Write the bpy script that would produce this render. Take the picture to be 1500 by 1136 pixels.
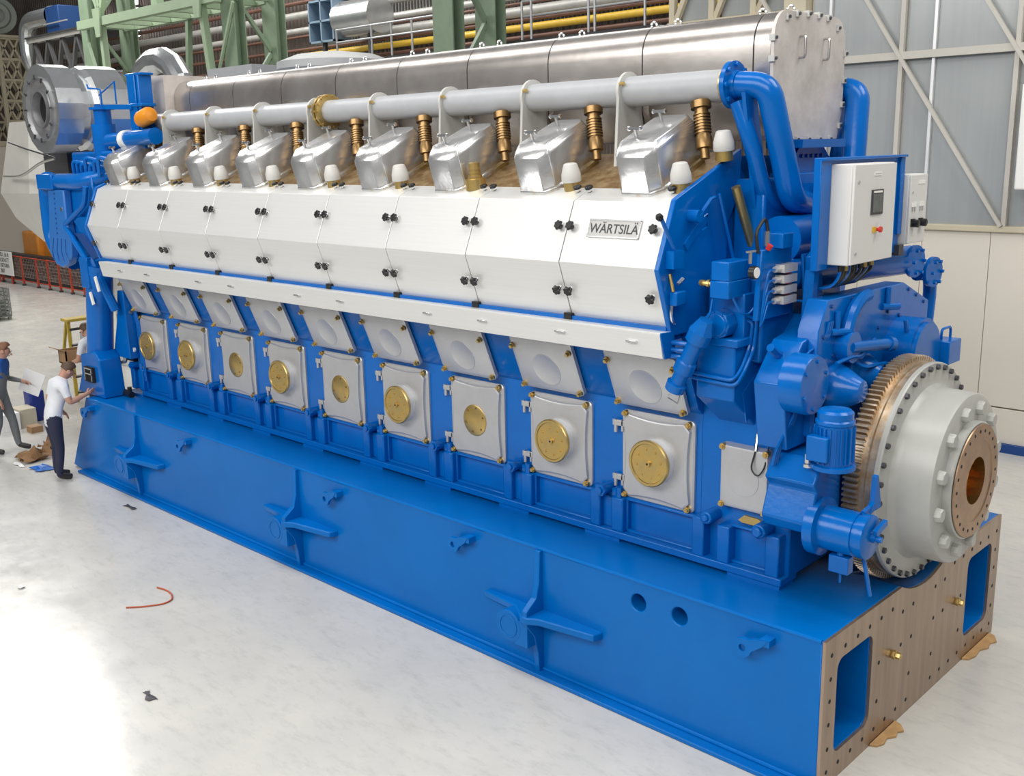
import bpy, bmesh, math, random
from mathutils import Vector, Matrix

for o in list(bpy.data.objects):
    bpy.data.objects.remove(o)
scene = bpy.context.scene
COL = scene.collection

# ------------------------------------------------------------------ camera
CAM = Vector((2.791, -5.7267, 4.2021))
FWD = Vector((-0.67676, 0.70078, -0.22562)).normalized()
RGT = Vector((0.72262, 0.69091, -0.02160)).normalized()
UPV = RGT.cross(FWD).normalized()
RGT = FWD.cross(UPV).normalized()
cam_data = bpy.data.cameras.new('camera')
cam_data.sensor_fit = 'HORIZONTAL'
cam_data.sensor_width = 36.0
cam_data.lens = 1514.92 / 1500.0 * 36.0
cam_data.clip_end = 400
cam = bpy.data.objects.new('camera', cam_data)
cam.matrix_world = Matrix((
    (RGT.x, UPV.x, -FWD.x, CAM.x),
    (RGT.y, UPV.y, -FWD.y, CAM.y),
    (RGT.z, UPV.z, -FWD.z, CAM.z),
    (0, 0, 0, 1)))
COL.objects.link(cam)
scene.camera = cam

# ------------------------------------------------------------------ world, lights, exposure
world = bpy.data.worlds.new('hall_daylight')
scene.world = world
world.use_nodes = True
bg = world.node_tree.nodes['Background']
bg.inputs[0].default_value = (0.93, 0.97, 1.0, 1)
bg.inputs[1].default_value = 0.22

def area_light(name, loc, target, sx, sy, power, color=(1, 1, 1)):
    d = bpy.data.lights.new(name, 'AREA')
    d.shape = 'RECTANGLE'
    d.size = sx
    d.size_y = sy
    d.energy = power
    d.color = color
    o = bpy.data.objects.new(name, d)
    o.location = loc
    o.rotation_euler = (Vector(target) - Vector(loc)).to_track_quat('-Z', 'Y').to_euler()
    COL.objects.link(o)
    return o

# area lights added overhead and to the side for unseen roof lights and windows
area_light('unseen_roof_light', (-4.5, -1.6, 12.0), (-4.5, -1.0, 0), 20, 2.4, 1100, (1.0, 0.98, 0.95))
area_light('side_window_light', (-3.0, -13.5, 11.0), (-4.5, 0.0, 1.5), 26, 6.0, 3700, (1.0, 0.985, 0.96))
area_light('unseen_roof_light', (-29.0, 4.5, 14.0), (-20.0, 1.0, 0), 4.5, 4.5, 2600, (1.0, 0.98, 0.95))
area_light('unseen_roof_light', (-20.0, 9.5, 12.5), (-20.0, 10.5, 0), 20, 3.0, 1500, (1.0, 0.98, 0.95))
area_light('unseen_roof_light', (4.0, 4.5, 11.5), (1.0, 4.0, 0), 5, 5.0, 700, (1.0, 0.98, 0.95))

scene.view_settings.view_transform = 'Standard'
scene.view_settings.look = 'None'
scene.view_settings.gamma = 1.0
scene.view_settings.use_curve_mapping = False
scene.view_settings.exposure = -0.38

# ------------------------------------------------------------------ helpers
PI = math.pi


class MB:
    """collects faces of one mesh"""

    def __init__(self):
        self.v = []
        self.f = []
        self.m = []
        self.mat = 0

    def add(self, vs, fs):
        n = len(self.v)
        self.v += [tuple(p) for p in vs]
        for q in fs:
            self.f.append([n + i for i in q])
            self.m.append(self.mat)
        return self

    def box(self, x0, x1, y0, y1, z0, z1):
        vs = [(x, y, z) for x in (x0, x1) for y in (y0, y1) for z in (z0, z1)]
        return self.add(vs, [(0, 1, 3, 2), (4, 6, 7, 5), (0, 4, 5, 1), (2, 3, 7, 6), (0, 2, 6, 4), (1, 5, 7, 3)])

    def obox(self, c, sx, sy, sz, M=None):
        M = M or Matrix.Identity(3)
        c = Vector(c)
        vs = [c + M @ Vector((x * sx / 2, y * sy / 2, z * sz / 2)) for x in (-1, 1) for y in (-1, 1) for z in (-1, 1)]
        return self.add(vs, [(0, 1, 3, 2), (4, 6, 7, 5), (0, 4, 5, 1), (2, 3, 7, 6), (0, 2, 6, 4), (1, 5, 7, 3)])

    def bar(self, p0, p1, w, h, up=(0, 0, 1)):
        p0, p1 = Vector(p0), Vector(p1)
        d = (p1 - p0)
        L = d.length
        d.normalize()
        u = Vector(up)
        if abs(d.dot(u)) > 0.98:
            u = Vector((1, 0, 0)) if abs(d.x) < 0.9 else Vector((0, 1, 0))
        s = d.cross(u).normalized()
        u = s.cross(d).normalized()
        M = Matrix((d, s, u)).transposed()
        return self.obox((p0 + p1) / 2, L, w, h, M)

    def prism(self, poly, ax, a0, a1):
        def P(a, q):
            if ax == 'x':
                return (a, q[0], q[1])
            if ax == 'y':
                return (q[0], a, q[1])
            return (q[0], q[1], a)
        n = len(poly)
        vs = [P(a0, q) for q in poly] + [P(a1, q) for q in poly]
        fs = [tuple(range(n)), tuple(range(2 * n - 1, n - 1, -1))]
        fs += [(i, n + i, n + (i + 1) % n, (i + 1) % n) for i in range(n)]
        return self.add(vs, fs)

    def loft(self, rings, cap=True, closed=False):
        n = len(rings[0])
        vs = [p for r in rings for p in r]
        fs = []
        for k in range(len(rings) if closed else len(rings) - 1):
            a, b = k * n, ((k + 1) % len(rings)) * n
            fs += [(a + i, a + (i + 1) % n, b + (i + 1) % n, b + i) for i in range(n)]
        if cap and not closed:
            fs += [tuple(range(n - 1, -1, -1)), tuple(range((len(rings) - 1) * n, len(rings) * n))]
        return self.add(vs, fs)

    def lathe(self, prof, org, axis=(0, 0, 1), seg=24, cap=True, closed=False):
        d = Vector(axis).normalized()
        u = Vector((0, 0, 1)) if abs(d.z) < 0.9 else Vector((1, 0, 0))
        s = d.cross(u).normalized()
        u = s.cross(d).normalized()
        o = Vector(org)
        rings = []
        for t, r in prof:
            rings.append([o + d * t + (s * math.cos(2 * PI * i / seg) + u * math.sin(2 * PI * i / seg)) * r for i in range(seg)])
        return self.loft(rings, cap, closed)

    def cyl(self, p0, p1, r0, r1=None, seg=16):
        p0, p1 = Vector(p0), Vector(p1)
        d = p1 - p0
        return self.lathe([(0, r0), (d.length, r0 if r1 is None else r1)], p0, d, seg)

    def tube(self, path, r, seg=10, cap=True):
        pts = [Vector(p) for p in path]
        rs = r if isinstance(r, (list, tuple)) else [r] * len(pts)
        n = len(pts)
        tang = []
        for i in range(n):
            a = pts[max(i - 1, 0)]
            b = pts[min(i + 1, n - 1)]
            t = (b - a)
            if 0 < i < n - 1:
                t = (pts[i] - a).normalized() + (b - pts[i]).normalized()
            tang.append(t.normalized())
        u = Vector((0, 0, 1)) if abs(tang[0].z) < 0.9 else Vector((1, 0, 0))
        rings = []
        for i in range(n):
            t = tang[i]
            s = t.cross(u)
            if s.length < 1e-4:
                s = t.cross(Vector((0, 1, 0)))
            s.normalize()
            u = s.cross(t).normalized()
            k = 1.0
            if 0 < i < n - 1:
                c = (pts[i] - pts[i - 1]).normalized().dot(t)
                k = 1 / max(c, 0.5)
            rings.append([pts[i] + (s * math.cos(2 * PI * j / seg) * 1.0 + u * math.sin(2 * PI * j / seg)) * rs[i] * (k ** 0.5) for j in range(seg)])
        return self.loft(rings, cap)

    def build(self, name, mat, parent=None, smooth=35, bev=0, kind=None, label=None, segs=2):
        me = bpy.data.meshes.new(name)
        me.from_pydata(self.v, [], self.f)
        mats = mat if isinstance(mat, (list, tuple)) else [mat]
        for q in mats:
            me.materials.append(q)
        if len(mats) > 1:
            me.polygons.foreach_set('material_index', self.m)
        bm = bmesh.new()
        bm.from_mesh(me)
        bmesh.ops.recalc_face_normals(bm, faces=bm.faces)
        bm.to_mesh(me)
        bm.free()
        if smooth:
            me.shade_smooth()
            me.set_sharp_from_angle(angle=math.radians(smooth))
        o = bpy.data.objects.new(name, me)
        COL.objects.link(o)
        if parent is not None:
            o.parent = parent
            if parent.type == 'EMPTY':
                o.location = -parent.location
        if bev:
            b = o.modifiers.new('bevel', 'BEVEL')
            b.width = bev
            b.segments = segs
            b.limit_method = 'ANGLE'
            b.angle_limit = math.radians(40)
        if kind:
            o['kind'] = kind
        if label:
            o['label'] = label
        return o


def arc(cx, cy, r, a0, a1, n):
    return [(cx + r * math.cos(math.radians(a0 + (a1 - a0) * i / n)), cy + r * math.sin(math.radians(a0 + (a1 - a0) * i / n))) for i in range(n + 1)]


def bend(p, r=0.15, n=5):
    """round the corners of a 3-D polyline"""
    P = [Vector(q) for q in p]
    out = [P[0]]
    for i in range(1, len(P) - 1):
        a, b, c = P[i - 1], P[i], P[i + 1]
        d0, d1 = (a - b), (c - b)
        k = min(r, d0.length * 0.48, d1.length * 0.48)
        s, e = b + d0.normalized() * k, b + d1.normalized() * k
        for j in range(n + 1):
            t = j / n
            out.append(s.lerp(b, t).lerp(b.lerp(e, t), t))
    out.append(P[-1])
    return out


def thing(name, label, cat, loc, group=None):
    o = bpy.data.objects.new(name, None)
    o.location = loc
    o['label'] = label
    o['category'] = cat
    if group:
        o['group'] = group
    o.empty_display_size = 0.2
    COL.objects.link(o)
    bpy.context.view_layer.update()
    return o


def tag(o, label, cat, group=None):
    o['label'] = label
    o['category'] = cat
    if group:
        o['group'] = group
    return o


def dup(o, off, parent=None):
    c = o.copy()
    COL.objects.link(c)
    c.parent = parent if parent is not None else o.parent
    c.location = o.location + Vector(off)
    for ch in list(o.children):
        d = ch.copy()
        COL.objects.link(d)
        d.parent = c
        d.location = ch.location
    return c


def dup_local(o, off, parent):
    c = o.copy()
    COL.objects.link(c)
    c.parent = parent
    c.location = Vector(off)
    return c


# ------------------------------------------------------------------ materials
def mat(name, col, rough=0.5, metal=0.0, noise=0.0, nscale=6.0, bump=0.0, bscale=60.0, coat=0.0, var=None, stretch=None, spec=0.5):
    m = bpy.data.materials.new(name)
    m.use_nodes = True
    nt = m.node_tree
    b = nt.nodes['Principled BSDF']
    b.inputs['Base Color'].default_value = (*col, 1)
    b.inputs['Roughness'].default_value = rough
    b.inputs['Metallic'].default_value = metal
    b.inputs['Specular IOR Level'].default_value = spec
    if coat:
        b.inputs['Coat Weight'].default_value = coat
        b.inputs['Coat Roughness'].default_value = 0.08
    tc = nt.nodes.new('ShaderNodeTexCoord')
    src = tc.outputs['Object']
    if stretch:
        mp = nt.nodes.new('ShaderNodeMapping')
        mp.inputs['Scale'].default_value = stretch
        nt.links.new(src, mp.inputs[0])
        src = mp.outputs[0]
    if noise:
        n = nt.nodes.new('ShaderNodeTexNoise')
        n.inputs['Scale'].default_value = nscale
        n.inputs['Detail'].default_value = 6
        n.inputs['Roughness'].default_value = 0.65
        nt.links.new(src, n.inputs['Vector'])
        mx = nt.nodes.new('ShaderNodeMix')
        mx.data_type = 'RGBA'
        v = var or tuple(c * (1 - noise) for c in col)
        mx.inputs[6].default_value = (*col, 1)
        mx.inputs[7].default_value = (*v, 1)
        rp = nt.nodes.new('ShaderNodeMapRange')
        rp.inputs[1].default_value = 0.38
        rp.inputs[2].default_value = 0.68
        nt.links.new(n.outputs[0], rp.inputs[0])
        nt.links.new(rp.outputs[0], mx.inputs[0])
        nt.links.new(mx.outputs[2], b.inputs['Base Color'])
    if bump:
        n2 = nt.nodes.new('ShaderNodeTexNoise')
        n2.inputs['Scale'].default_value = bscale
        n2.inputs['Detail'].default_value = 3
        nt.links.new(src, n2.inputs['Vector'])
        bp = nt.nodes.new('ShaderNodeBump')
        bp.inputs['Strength'].default_value = bump
        bp.inputs['Distance'].default_value = 0.02
        nt.links.new(n2.outputs[0], bp.inputs['Height'])
        nt.links.new(bp.outputs[0], b.inputs['Normal'])
    return m


BLUE = mat('blue_paint', (0.0, 0.13, 0.49), 0.2, 0, 0.12, 3.0, 0.05, 25, spec=0.34)
BLUE_BASE = mat('blue_base_paint', (0.0, 0.14, 0.49), 0.26, 0, 0.10, 1.2, 0.03, 12, spec=0.2)
BLUE_DARK = mat('dark_blue_paint', (0.01, 0.06, 0.25), 0.35, 0, 0.1, 3)
ALU = mat('satin_aluminium', (0.80, 0.80, 0.80), 0.42, 0.55, 0.06, 4)
WHITE_ALU = mat('brushed_white_aluminium', (0.77, 0.77, 0.755), 0.38, 0.35, 0.04, 3, 0.05, 30, stretch=(0.4, 30, 30))
DOOR = mat('cast_aluminium', (0.55, 0.55, 0.56), 0.4, 0.5, 0.07, 5, 0.05, 90)
CAST = mat('polished_cast_aluminium', (0.72, 0.72, 0.72), 0.27, 0.8, 0.16, 7, 0.06, 18)
STAIN = mat('stainless_sheet', (0.60, 0.56, 0.53), 0.27, 0.85, 0.20, 2.2, 0.03, 8, var=(0.44, 0.40, 0.37))
STAIN_M = mat('matt_stainless_sheet', (0.66, 0.61, 0.575), 0.5, 0.25, 0.25, 3.5, var=(0.50, 0.455, 0.42))
GALV = mat('galvanised_sheet', (0.70, 0.72, 0.73), 0.25, 0.85, 0.12, 5)
BRASS = mat('brass', (0.62, 0.43, 0.14), 0.34, 0.85, 0.35, 9, var=(0.50, 0.38, 0.17))
BRONZE = mat('bronze_coated_steel', (0.36, 0.22, 0.09), 0.33, 0.8, 0.5, 12, var=(0.15, 0.09, 0.04))
DECK = mat('oiled_brown_steel', (0.24, 0.14, 0.06), 0.4, 0.5, 0.6, 9, var=(0.48, 0.36, 0.2))
BORE = mat('polished_bronze_bore', (0.66, 0.40, 0.13), 0.2, 0.95, 0.25, 10)
MACH = mat('machined_plate_steel', (0.43, 0.32, 0.24), 0.36, 0.75, 0.3, 2.5, 0.03, 60, var=(0.33, 0.25, 0.19), stretch=(1, 5, .3))
GREYP = mat('grey_pipe_paint', (0.42, 0.43, 0.45), 0.42, 0.0, 0.08, 6)
BRACK = mat('light_grey_plate_paint', (0.55, 0.55, 0.52), 0.45, 0, 0.06, 6)
FLYG = mat('warm_grey_paint', (0.44, 0.44, 0.41), 0.33, 0, 0.07, 4)
GEAR = mat('gear_steel', (0.50, 0.36, 0.22), 0.35, 0.8, 0.5, 14, var=(0.62, 0.54, 0.44))
BOLTD = mat('dark_bolt_steel', (0.10, 0.10, 0.11), 0.4, 0.7)
HOLE = mat('dark_hole', (0.008, 0.008, 0.01), 0.7)
BLACK = mat('black_plastic', (0.012, 0.012, 0.013), 0.35)
CHROME = mat('bright_steel', (0.75, 0.75, 0.75), 0.18, 0.95)
VALVE = mat('pale_valve_metal', (0.62, 0.60, 0.57), 0.35, 0.3, 0.1, 20)
PLAST = mat('white_plastic_cap', (0.60, 0.59, 0.56), 0.45, 0)
CABW = mat('cabinet_grey_white', (0.70, 0.69, 0.66), 0.45, 0, 0.02, 3)
LABEL = mat('white_label', (0.85, 0.84, 0.80), 0.5)
SCREEN = mat('grey_lcd_screen', (0.12, 0.13, 0.12), 0.2, 0, 0.3, 15)
RED = mat('red_plastic', (0.60, 0.03, 0.02), 0.4)
YELLOW = mat('yellow_paint', (0.70, 0.45, 0.04), 0.45, 0, 0.15, 8)
ORANGE = mat('orange_plastic', (0.78, 0.28, 0.01), 0.4, 0, 0.15, 10)
GREEN = mat('pale_green_paint', (0.23, 0.31, 0.21), 0.5, 0, 0.15, 2)
CREAM = mat('cream_paint', (0.62, 0.55, 0.40), 0.5, 0, 0.1, 2)
BEIGE = mat('beige_panel', (0.78, 0.72, 0.62), 0.5, 0, 0.04, 0.6)
DARKST = mat('dark_grey_steel', (0.07, 0.07, 0.075), 0.5, 0.3, 0.3, 3)
PIPEW = mat('pale_pipe_lagging', (0.45, 0.44, 0.41), 0.45, 0.2, 0.2, 3)
REDP = mat('red_fence_paint', (0.50, 0.06, 0.03), 0.5, 0, 0.2, 5)
CABLE = mat('black_cable', (0.015, 0.015, 0.015), 0.5)
def rocker_material():
    m = mat('oil_stained_cast_aluminium', (0.72, 0.72, 0.72), 0.27, 0.8, 0.16, 7, 0.06, 18)
    nt = m.node_tree
    b = nt.nodes['Principled BSDF']
    src = b.inputs['Base Color'].links[0].from_socket
    tc = nt.nodes.new('ShaderNodeTexCoord')
    dp = nt.nodes.new('ShaderNodeVectorMath')
    dp.operation = 'DOT_PRODUCT'
    dp.inputs[1].default_value = (0, -0.3827, 0.9239)
    nt.links.new(tc.outputs['Object'], dp.inputs[0])
    n = nt.nodes.new('ShaderNodeTexNoise')
    n.inputs['Scale'].default_value = 5.0
    n.inputs['Detail'].default_value = 5
    nt.links.new(tc.outputs['Object'], n.inputs['Vector'])
    r1 = nt.nodes.new('ShaderNodeMapRange')
    r1.inputs[1].default_value = 3.63
    r1.inputs[2].default_value = 3.45
    nt.links.new(dp.outputs['Value'], r1.inputs[0])
    r2 = nt.nodes.new('ShaderNodeMapRange')
    r2.inputs[1].default_value = 0.47
    r2.inputs[2].default_value = 0.62
    nt.links.new(n.outputs[0], r2.inputs[0])
    mu = nt.nodes.new('ShaderNodeMath')
    mu.operation = 'MULTIPLY'
    nt.links.new(r1.outputs[0], mu.inputs[0])
    nt.links.new(r2.outputs[0], mu.inputs[1])
    mx = nt.nodes.new('ShaderNodeMix')
    mx.data_type = 'RGBA'
    nt.links.new(mu.outputs[0], mx.inputs[0])
    nt.links.new(src, mx.inputs[6])
    mx.inputs[7].default_value = (0.52, 0.36, 0.12, 1)
    nt.links.new(mx.outputs[2], b.inputs['Base Color'])
    return m


ROCK = rocker_material()
STEELT = mat('steel_tube', (0.50, 0.49, 0.46), 0.3, 0.85)

# ------------------------------------------------------------------ booleans
def cut(o, cutters):
    """subtract meshes for good (no helper object stays in the scene)"""
    tmp = []
    for i, mb in enumerate(cutters):
        c = mb.build('cutter', HOLE, None, smooth=0)
        m = o.modifiers.new('cut%d' % i, 'BOOLEAN')
        m.operation = 'DIFFERENCE'
        m.solver = 'EXACT'
        m.object = c
        tmp.append(c)
    dg = bpy.context.evaluated_depsgraph_get()
    dg.update()
    me = bpy.data.meshes.new_from_object(o.evaluated_get(dg))
    o.modifiers.clear()
    o.data = me
    me.shade_smooth()
    me.set_sharp_from_angle(angle=math.radians(30))
    for c in tmp:
        bpy.data.objects.remove(c)
    return o


def rrect(cx, cy, hx, hy, r, n=5):
    p = []
    for sx, sy, a in ((1, 1, 0), (-1, 1, 90), (-1, -1, 180), (1, -1, 270)):
        p += arc(cx + sx * (hx - r), cy + sy * (hy - r), r, a, a + 90, n)
    return p


# ------------------------------------------------------------------ the hall: floor and walls
def floor_material():
    m = bpy.data.materials.new('painted_concrete')
    m.use_nodes = True
    nt = m.node_tree
    b = nt.nodes['Principled BSDF']
    tc = nt.nodes.new('ShaderNodeTexCoord')

    def noise(scale, detail, rough, st=None):
        n = nt.nodes.new('ShaderNodeTexNoise')
        n.inputs['Scale'].default_value = scale
        n.inputs['Detail'].default_value = detail
        n.inputs['Roughness'].default_value = rough
        if st:
            mp = nt.nodes.new('ShaderNodeMapping')
            mp.inputs['Scale'].default_value = st
            mp.inputs['Rotation'].default_value = (0, 0, 0.5)
            nt.links.new(tc.outputs['Object'], mp.inputs[0])
            nt.links.new(mp.outputs[0], n.inputs['Vector'])
        else:
            nt.links.new(tc.outputs['Object'], n.inputs['Vector'])
        return n.outputs[0]

    def ramp(src, a, bb, lo=0.0, hi=1.0):
        r = nt.nodes.new('ShaderNodeMapRange')
        for i, v in enumerate((a, bb, lo, hi)):
            r.inputs[i + 1].default_value = v
        nt.links.new(src, r.inputs[0])
        return r.outputs[0]

    def mix(fac, c1, c2):
        x = nt.nodes.new('ShaderNodeMix')
        x.data_type = 'RGBA'
        nt.links.new(fac, x.inputs[0])
        for i, c in ((6, c1), (7, c2)):
            if isinstance(c, tuple):
                x.inputs[i].default_value = (*c, 1)
            else:
                nt.links.new(c, x.inputs[i])
        return x.outputs[2]

    c = mix(ramp(noise(0.7, 8, 0.7), 0.35, 0.7), (0.64, 0.62, 0.575), (0.53, 0.525, 0.50))
    c = mix(ramp(noise(3.5, 8, 0.75, (1.0, 2.6, 1)), 0.50, 0.78, 0, 0.7), c, (0.40, 0.40, 0.375))
    c = mix(ramp(noise(9, 4, 0.6, (1, 3.5, 1)), 0.70, 0.76, 0, 0.5), c, (0.22, 0.22, 0.20))
    nt.links.new(c, b.inputs['Base Color'])
    nt.links.new(ramp(noise(1.8, 6, 0.7), 0.3, 0.75, 0.13, 0.30), b.inputs['Roughness'])
    return m


FLOOR = floor_material()
fl = MB().add([(-110, -30, 0), (25, -30, 0), (25, 40, 0), (-110, 40, 0)], [(0, 1, 2, 3)]).build('floor', FLOOR, kind='structure')


# ------------------------------------------------------------------ base frame of the engine
base = thing('base_frame', 'long blue steel base frame carrying the engine, with bare machined end plate', 'base frame', (-5.4, 1.56, 0))
YC = 1.563
BW = 3.127
BH = 1.081
m = MB().prism([(-11.3, 0.03), (-10.66, BH), (-0.022, BH), (-0.022, 0.0), (-11.0, 0.0)], 'y', 0, BW)
body = m.build('tank_body', BLUE_BASE, base)
W1 = rrect(0.44, 0.545, 0.262, 0.345, 0.075)
W2 = rrect(2 * YC - 0.44, 0.545, 0.262, 0.345, 0.075)
SC = [(YC + math.cos(math.radians(a)) * 0.92, 1.9 + math.sin(math.radians(a)) * 0.92) for a in range(0, 360, 6)]
cut(body, [MB().prism(W1, 'x', -1.0, 0.2), MB().prism(W2, 'x', -1.0, 0.2), MB().prism(SC, 'x', -0.45, 0.2),
           MB().cyl((-1.49, -0.1, 0.907), (-1.49, 0.4, 0.907), 0.068, seg=24),
           MB().cyl((-1.125, -0.1, 0.912), (-1.125, 0.4, 0.912), 0.068, seg=24)])
b = body.modifiers.new('bevel', 'BEVEL')
b.width = 0.012
b.segments = 2
b.limit_method = 'ANGLE'
b.angle_limit = math.radians(60)
plate = MB().box(-0.022, 0.0, 0, BW, 0, BH).build('end_plate', MACH, base, label='bare machined steel end plate with bolt holes')
cut(plate, [MB().prism(W1, 'x', -1.0, 0.2), MB().prism(W2, 'x', -1.0, 0.2), MB().prism(SC, 'x', -0.45, 0.2)])
holes = [(0.09, 0.96), (0.09, 0.79), (0.09, 0.63), (0.09, 0.46), (0.09, 0.28), (0.09, 0.11), (0.28, 0.96), (0.46, 0.96), (0.64, 0.96), (0.82, 0.96), (1.0, 0.96), (1.18, 0.88), (1.36, 0.88),
         (0.82, 0.62), (0.82, 0.32), (0.8, 0.11), (0.98, 0.11), (1.16, 0.11), (1.34, 0.11), (1.36, 0.32), (1.36, 0.62), (1.18, 0.62), (0.62, 0.11), (0.44, 0.11), (0.26, 0.11)]
holes = holes + [(2 * YC - y, z) for y, z in holes]
h0 = None
for y, z in holes:
    if h0 is None:
        h0 = MB().cyl((-0.004, 0, 0), (0.0015, 0, 0), 0.016, seg=12).build('bolt_hole', HOLE, plate)
        h0.location = (0, y, z)
    else:
        dup_local(h0, (0, y, z), plate)
for y in (1.027, 2.2):
    MB().lathe([(0, .028), (.012, .034), (.03, .034), (.034, .026), (.062, .026), (.07, .02)], (0, y, 0.607), (1, 0, 0), 6).build('plug', BRASS, plate, label='brass screw plug')
MB().box(-10.95, -0.02, -0.107, 0.0, 0.0, 0.035).build('bottom_flange', BLUE_BASE, base, bev=0.008)
MB().tube([(-10.6, -0.006, 0.045), (-0.05, -0.006, 0.045)], 0.016, 8).build('weld_bead', BLUE_BASE, base)
MB().tube([(-10.62, 0.004, BH - 0.004), (-0.03, 0.004, BH - 0.004)], 0.016, 8).build('weld_bead', BLUE_BASE, base)
for i, x in enumerate((-2.47, -5.82, -9.27)):
    m = MB().prism([(0.01, 1.07), (-0.035, 1.07), (-0.05, 0.80), (-0.085, 0.68), (-0.2, 0.6), (-0.2, 0.48), (-0.11, 0.36), (-0.07, 0.2), (-0.055, 0.03), (0.01, 0.03)], 'x', x - 0.028, x + 0.028)
    rib = m.build('stiffener_rib', BLUE_BASE, base, bev=0.006)
    m = MB().prism([(x - 0.60, 0.01), (x - 0.60, -0.05), (x - 0.2, -0.09), (x - 0.03, -0.212), (x + 0.03, -0.212), (x + 0.12, -0.16), (x + 0.62, -0.09), (x + 0.64, -0.02), (x + 0.64, 0.01)], 'z', 0.5, 0.56)
    m.build('stiffener_arm', BLUE_BASE, rib, bev=0.01)
    m = MB().cyl((x - 0.19, 0.0, 0.42), (x - 0.19, -0.19, 0.42), 0.135, seg=32)
    m.lathe([(0, .10), (.006, .10), (.006, .085), (0, .085)], (x - .19, -.19, .42), (0, -1, 0), 32, closed=True)
    m.box(x - 0.12, x + 0.02, -0.188, 0, 0.28, 0.495)
    m.build('jacking_pad', BLUE_BASE, rib, bev=0.006)
for i, x in enumerate((-0.559, -3.411, -5.252, -8.117, -10.62)):
    th = [math.radians(a) for a in range(0, 360, 15)]
    out = [(x + .068 * math.cos(a), .895 + .068 * math.sin(a)) for a in th]
    out[0], out[1], out[2], out[3], out[4] = (x + .075, .895 - .005), (x + .15, .945), (x + .19, 1.0), (x + .10, .985), (x + .045, .962)
    inn = [(x + .026 * math.cos(a), .895 + .026 * math.sin(a)) for a in th]
    lug = MB().loft([[(a, yy, c) for a, c in rr] for rr, yy in ((inn, -.085), (out, -.085), (out, -.055), (inn, -.055))], closed=True).build('lifting_lug', BLUE_BASE, base)
    MB().box(x + 0.13, x + 0.2, -0.08, 0.01, 0.95, 1.0).build('lug_foot', BLUE_BASE, lug)

# ------------------------------------------------------------------ the engine
eng = thing('diesel_engine', 'huge blue marine diesel engine with white side covers and grey exhaust box', 'engine', (-5.4, 1.563, 1.081))
SB, CB = math.sin(math.radians(22.5)), math.cos(math.radians(22.5))
T0 = (0.205, 3.817)


def bank(t, s):
    """point of the near cylinder bank: t towards the middle, s along the bore"""
    return (T0[0] + t * CB - s * SB, T0[1] + t * SB + s * CB)


XN, XF = -0.62, -10.08      # near and far end of the crankcase
half = [(0.62, 1.14), (0.625, 2.24), (0.565, 2.29), (0.36, 2.78), (0.30, 2.95), (0.27, 3.3), bank(0.12, -0.05), bank(0.86, -0.05), (1.25, 3.75)]
prof = half + [(2 * YC - y, z) for y, z in reversed(half)]
blk = MB().prism(prof, 'x', -1.37, XF).build('engine_block', BLUE, eng)
low = [(0.62, 1.14), (0.625, 2.24), (0.70, 2.75), (1.0, 3.0)]
MB().prism(low + [(2 * YC - y, z) for y, z in reversed(low)], 'x', XN, -1.38).build('drive_end_housing', BLUE, eng, bev=0.015)
for s in (0, 1):
    y0, y1 = (0.515, 0.75) if s == 0 else (2 * YC - 0.75, 2 * YC - 0.515)
    MB().box(XF, XN, y0, y1, 1.105, 1.165).build('foot_rail', BLUE, eng, bev=0.008)
for k in range(-1, 9):
    x1 = -1.4 - k
    x0 = -2.07 - k
    a, c = (-2.43 - k, -2.07 - k)
    if k == -1:
        a, c = -1.06, -0.63
    MB().box(a, c, 0.516, 0.72, BH - 0.002, 1.106).build('foot_pad', BLUE, eng)

# lower crankcase bay: posts, cross bolt and recessed panel between them
bay = []
m = MB().box(-2.385, -2.28, 0.525, 0.63, 1.16, 1.47).box(-2.165, -2.045, 0.525, 0.63, 1.16, 1.45).box(-2.29, -2.15, 0.575, 0.63, 1.16, 1.42)
post = m.build('bearing_post', BLUE, eng, bev=0.014)
mb = MB().cyl((-2.23, 0.63, 1.50), (-2.23, 0.50, 1.50), 0.045, seg=14).cyl((-2.23, 0.50, 1.50), (-2.23, 0.465, 1.50), 0.052, seg=6).cyl((-2.23, 0.465, 1.50), (-2.23, 0.445, 1.50), 0.028, seg=10)
mb.box(-2.17, -2.08, 0.55, 0.63, 1.45, 1.51)
mb.cyl((-2.105, 0.56, 1.45), (-2.105, 0.56, 1.53), 0.03, seg=6)
mb.cyl((-2.335, 0.57, 1.47), (-2.335, 0.57, 1.51), 0.028, seg=6)
cb = mb.build('cross_bolt', BLUE, post)
mp = MB()
for (a0, a1, z0, z1) in ((-2.06, -1.37, 1.425, 1.455), (-2.06, -1.37, 1.16, 1.185), (-2.06, -2.03, 1.16, 1.45), (-1.40, -1.37, 1.16, 1.45)):
    mp.box(a0, a1, 0.575, 0.63, z0, z1)
pf = mp.build('bay_frame', BLUE, eng, bev=0.01)
for k in range(1, 9):
    dup(post, (-k, 0, 0))
    dup(pf, (-k, 0, 0))
m = MB().box(-1.385, -1.28, 0.525, 0.63, 1.16, 1.47).box(-1.165, -1.06, 0.525, 0.63, 1.16, 1.45)
m.cyl((-1.23, 0.63, 1.50), (-1.23, 0.47, 1.50), 0.05, seg=14).cyl((-1.23, 0.47, 1.5), (-1.23, .45, 1.5), 0.03, seg=8)
m.box(-0.76, -0.65, 0.525, 0.63, 1.16, 1.47)
m.cyl((-0.79, 0.63, 1.50), (-0.79, 0.47, 1.50), 0.055, seg=14).cyl((-0.79, 0.47, 1.5), (-0.79, .445, 1.5), 0.04, seg=8)
for (a0, a1, z0, z1) in ((-1.07, -0.75, 1.44, 1.465), (-1.07, -0.75, 1.16, 1.185)):
    m.box(a0, a1, 0.575, 0.63, z0, z1)
m.build('bearing_post', BLUE, eng, bev=0.012)
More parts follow.
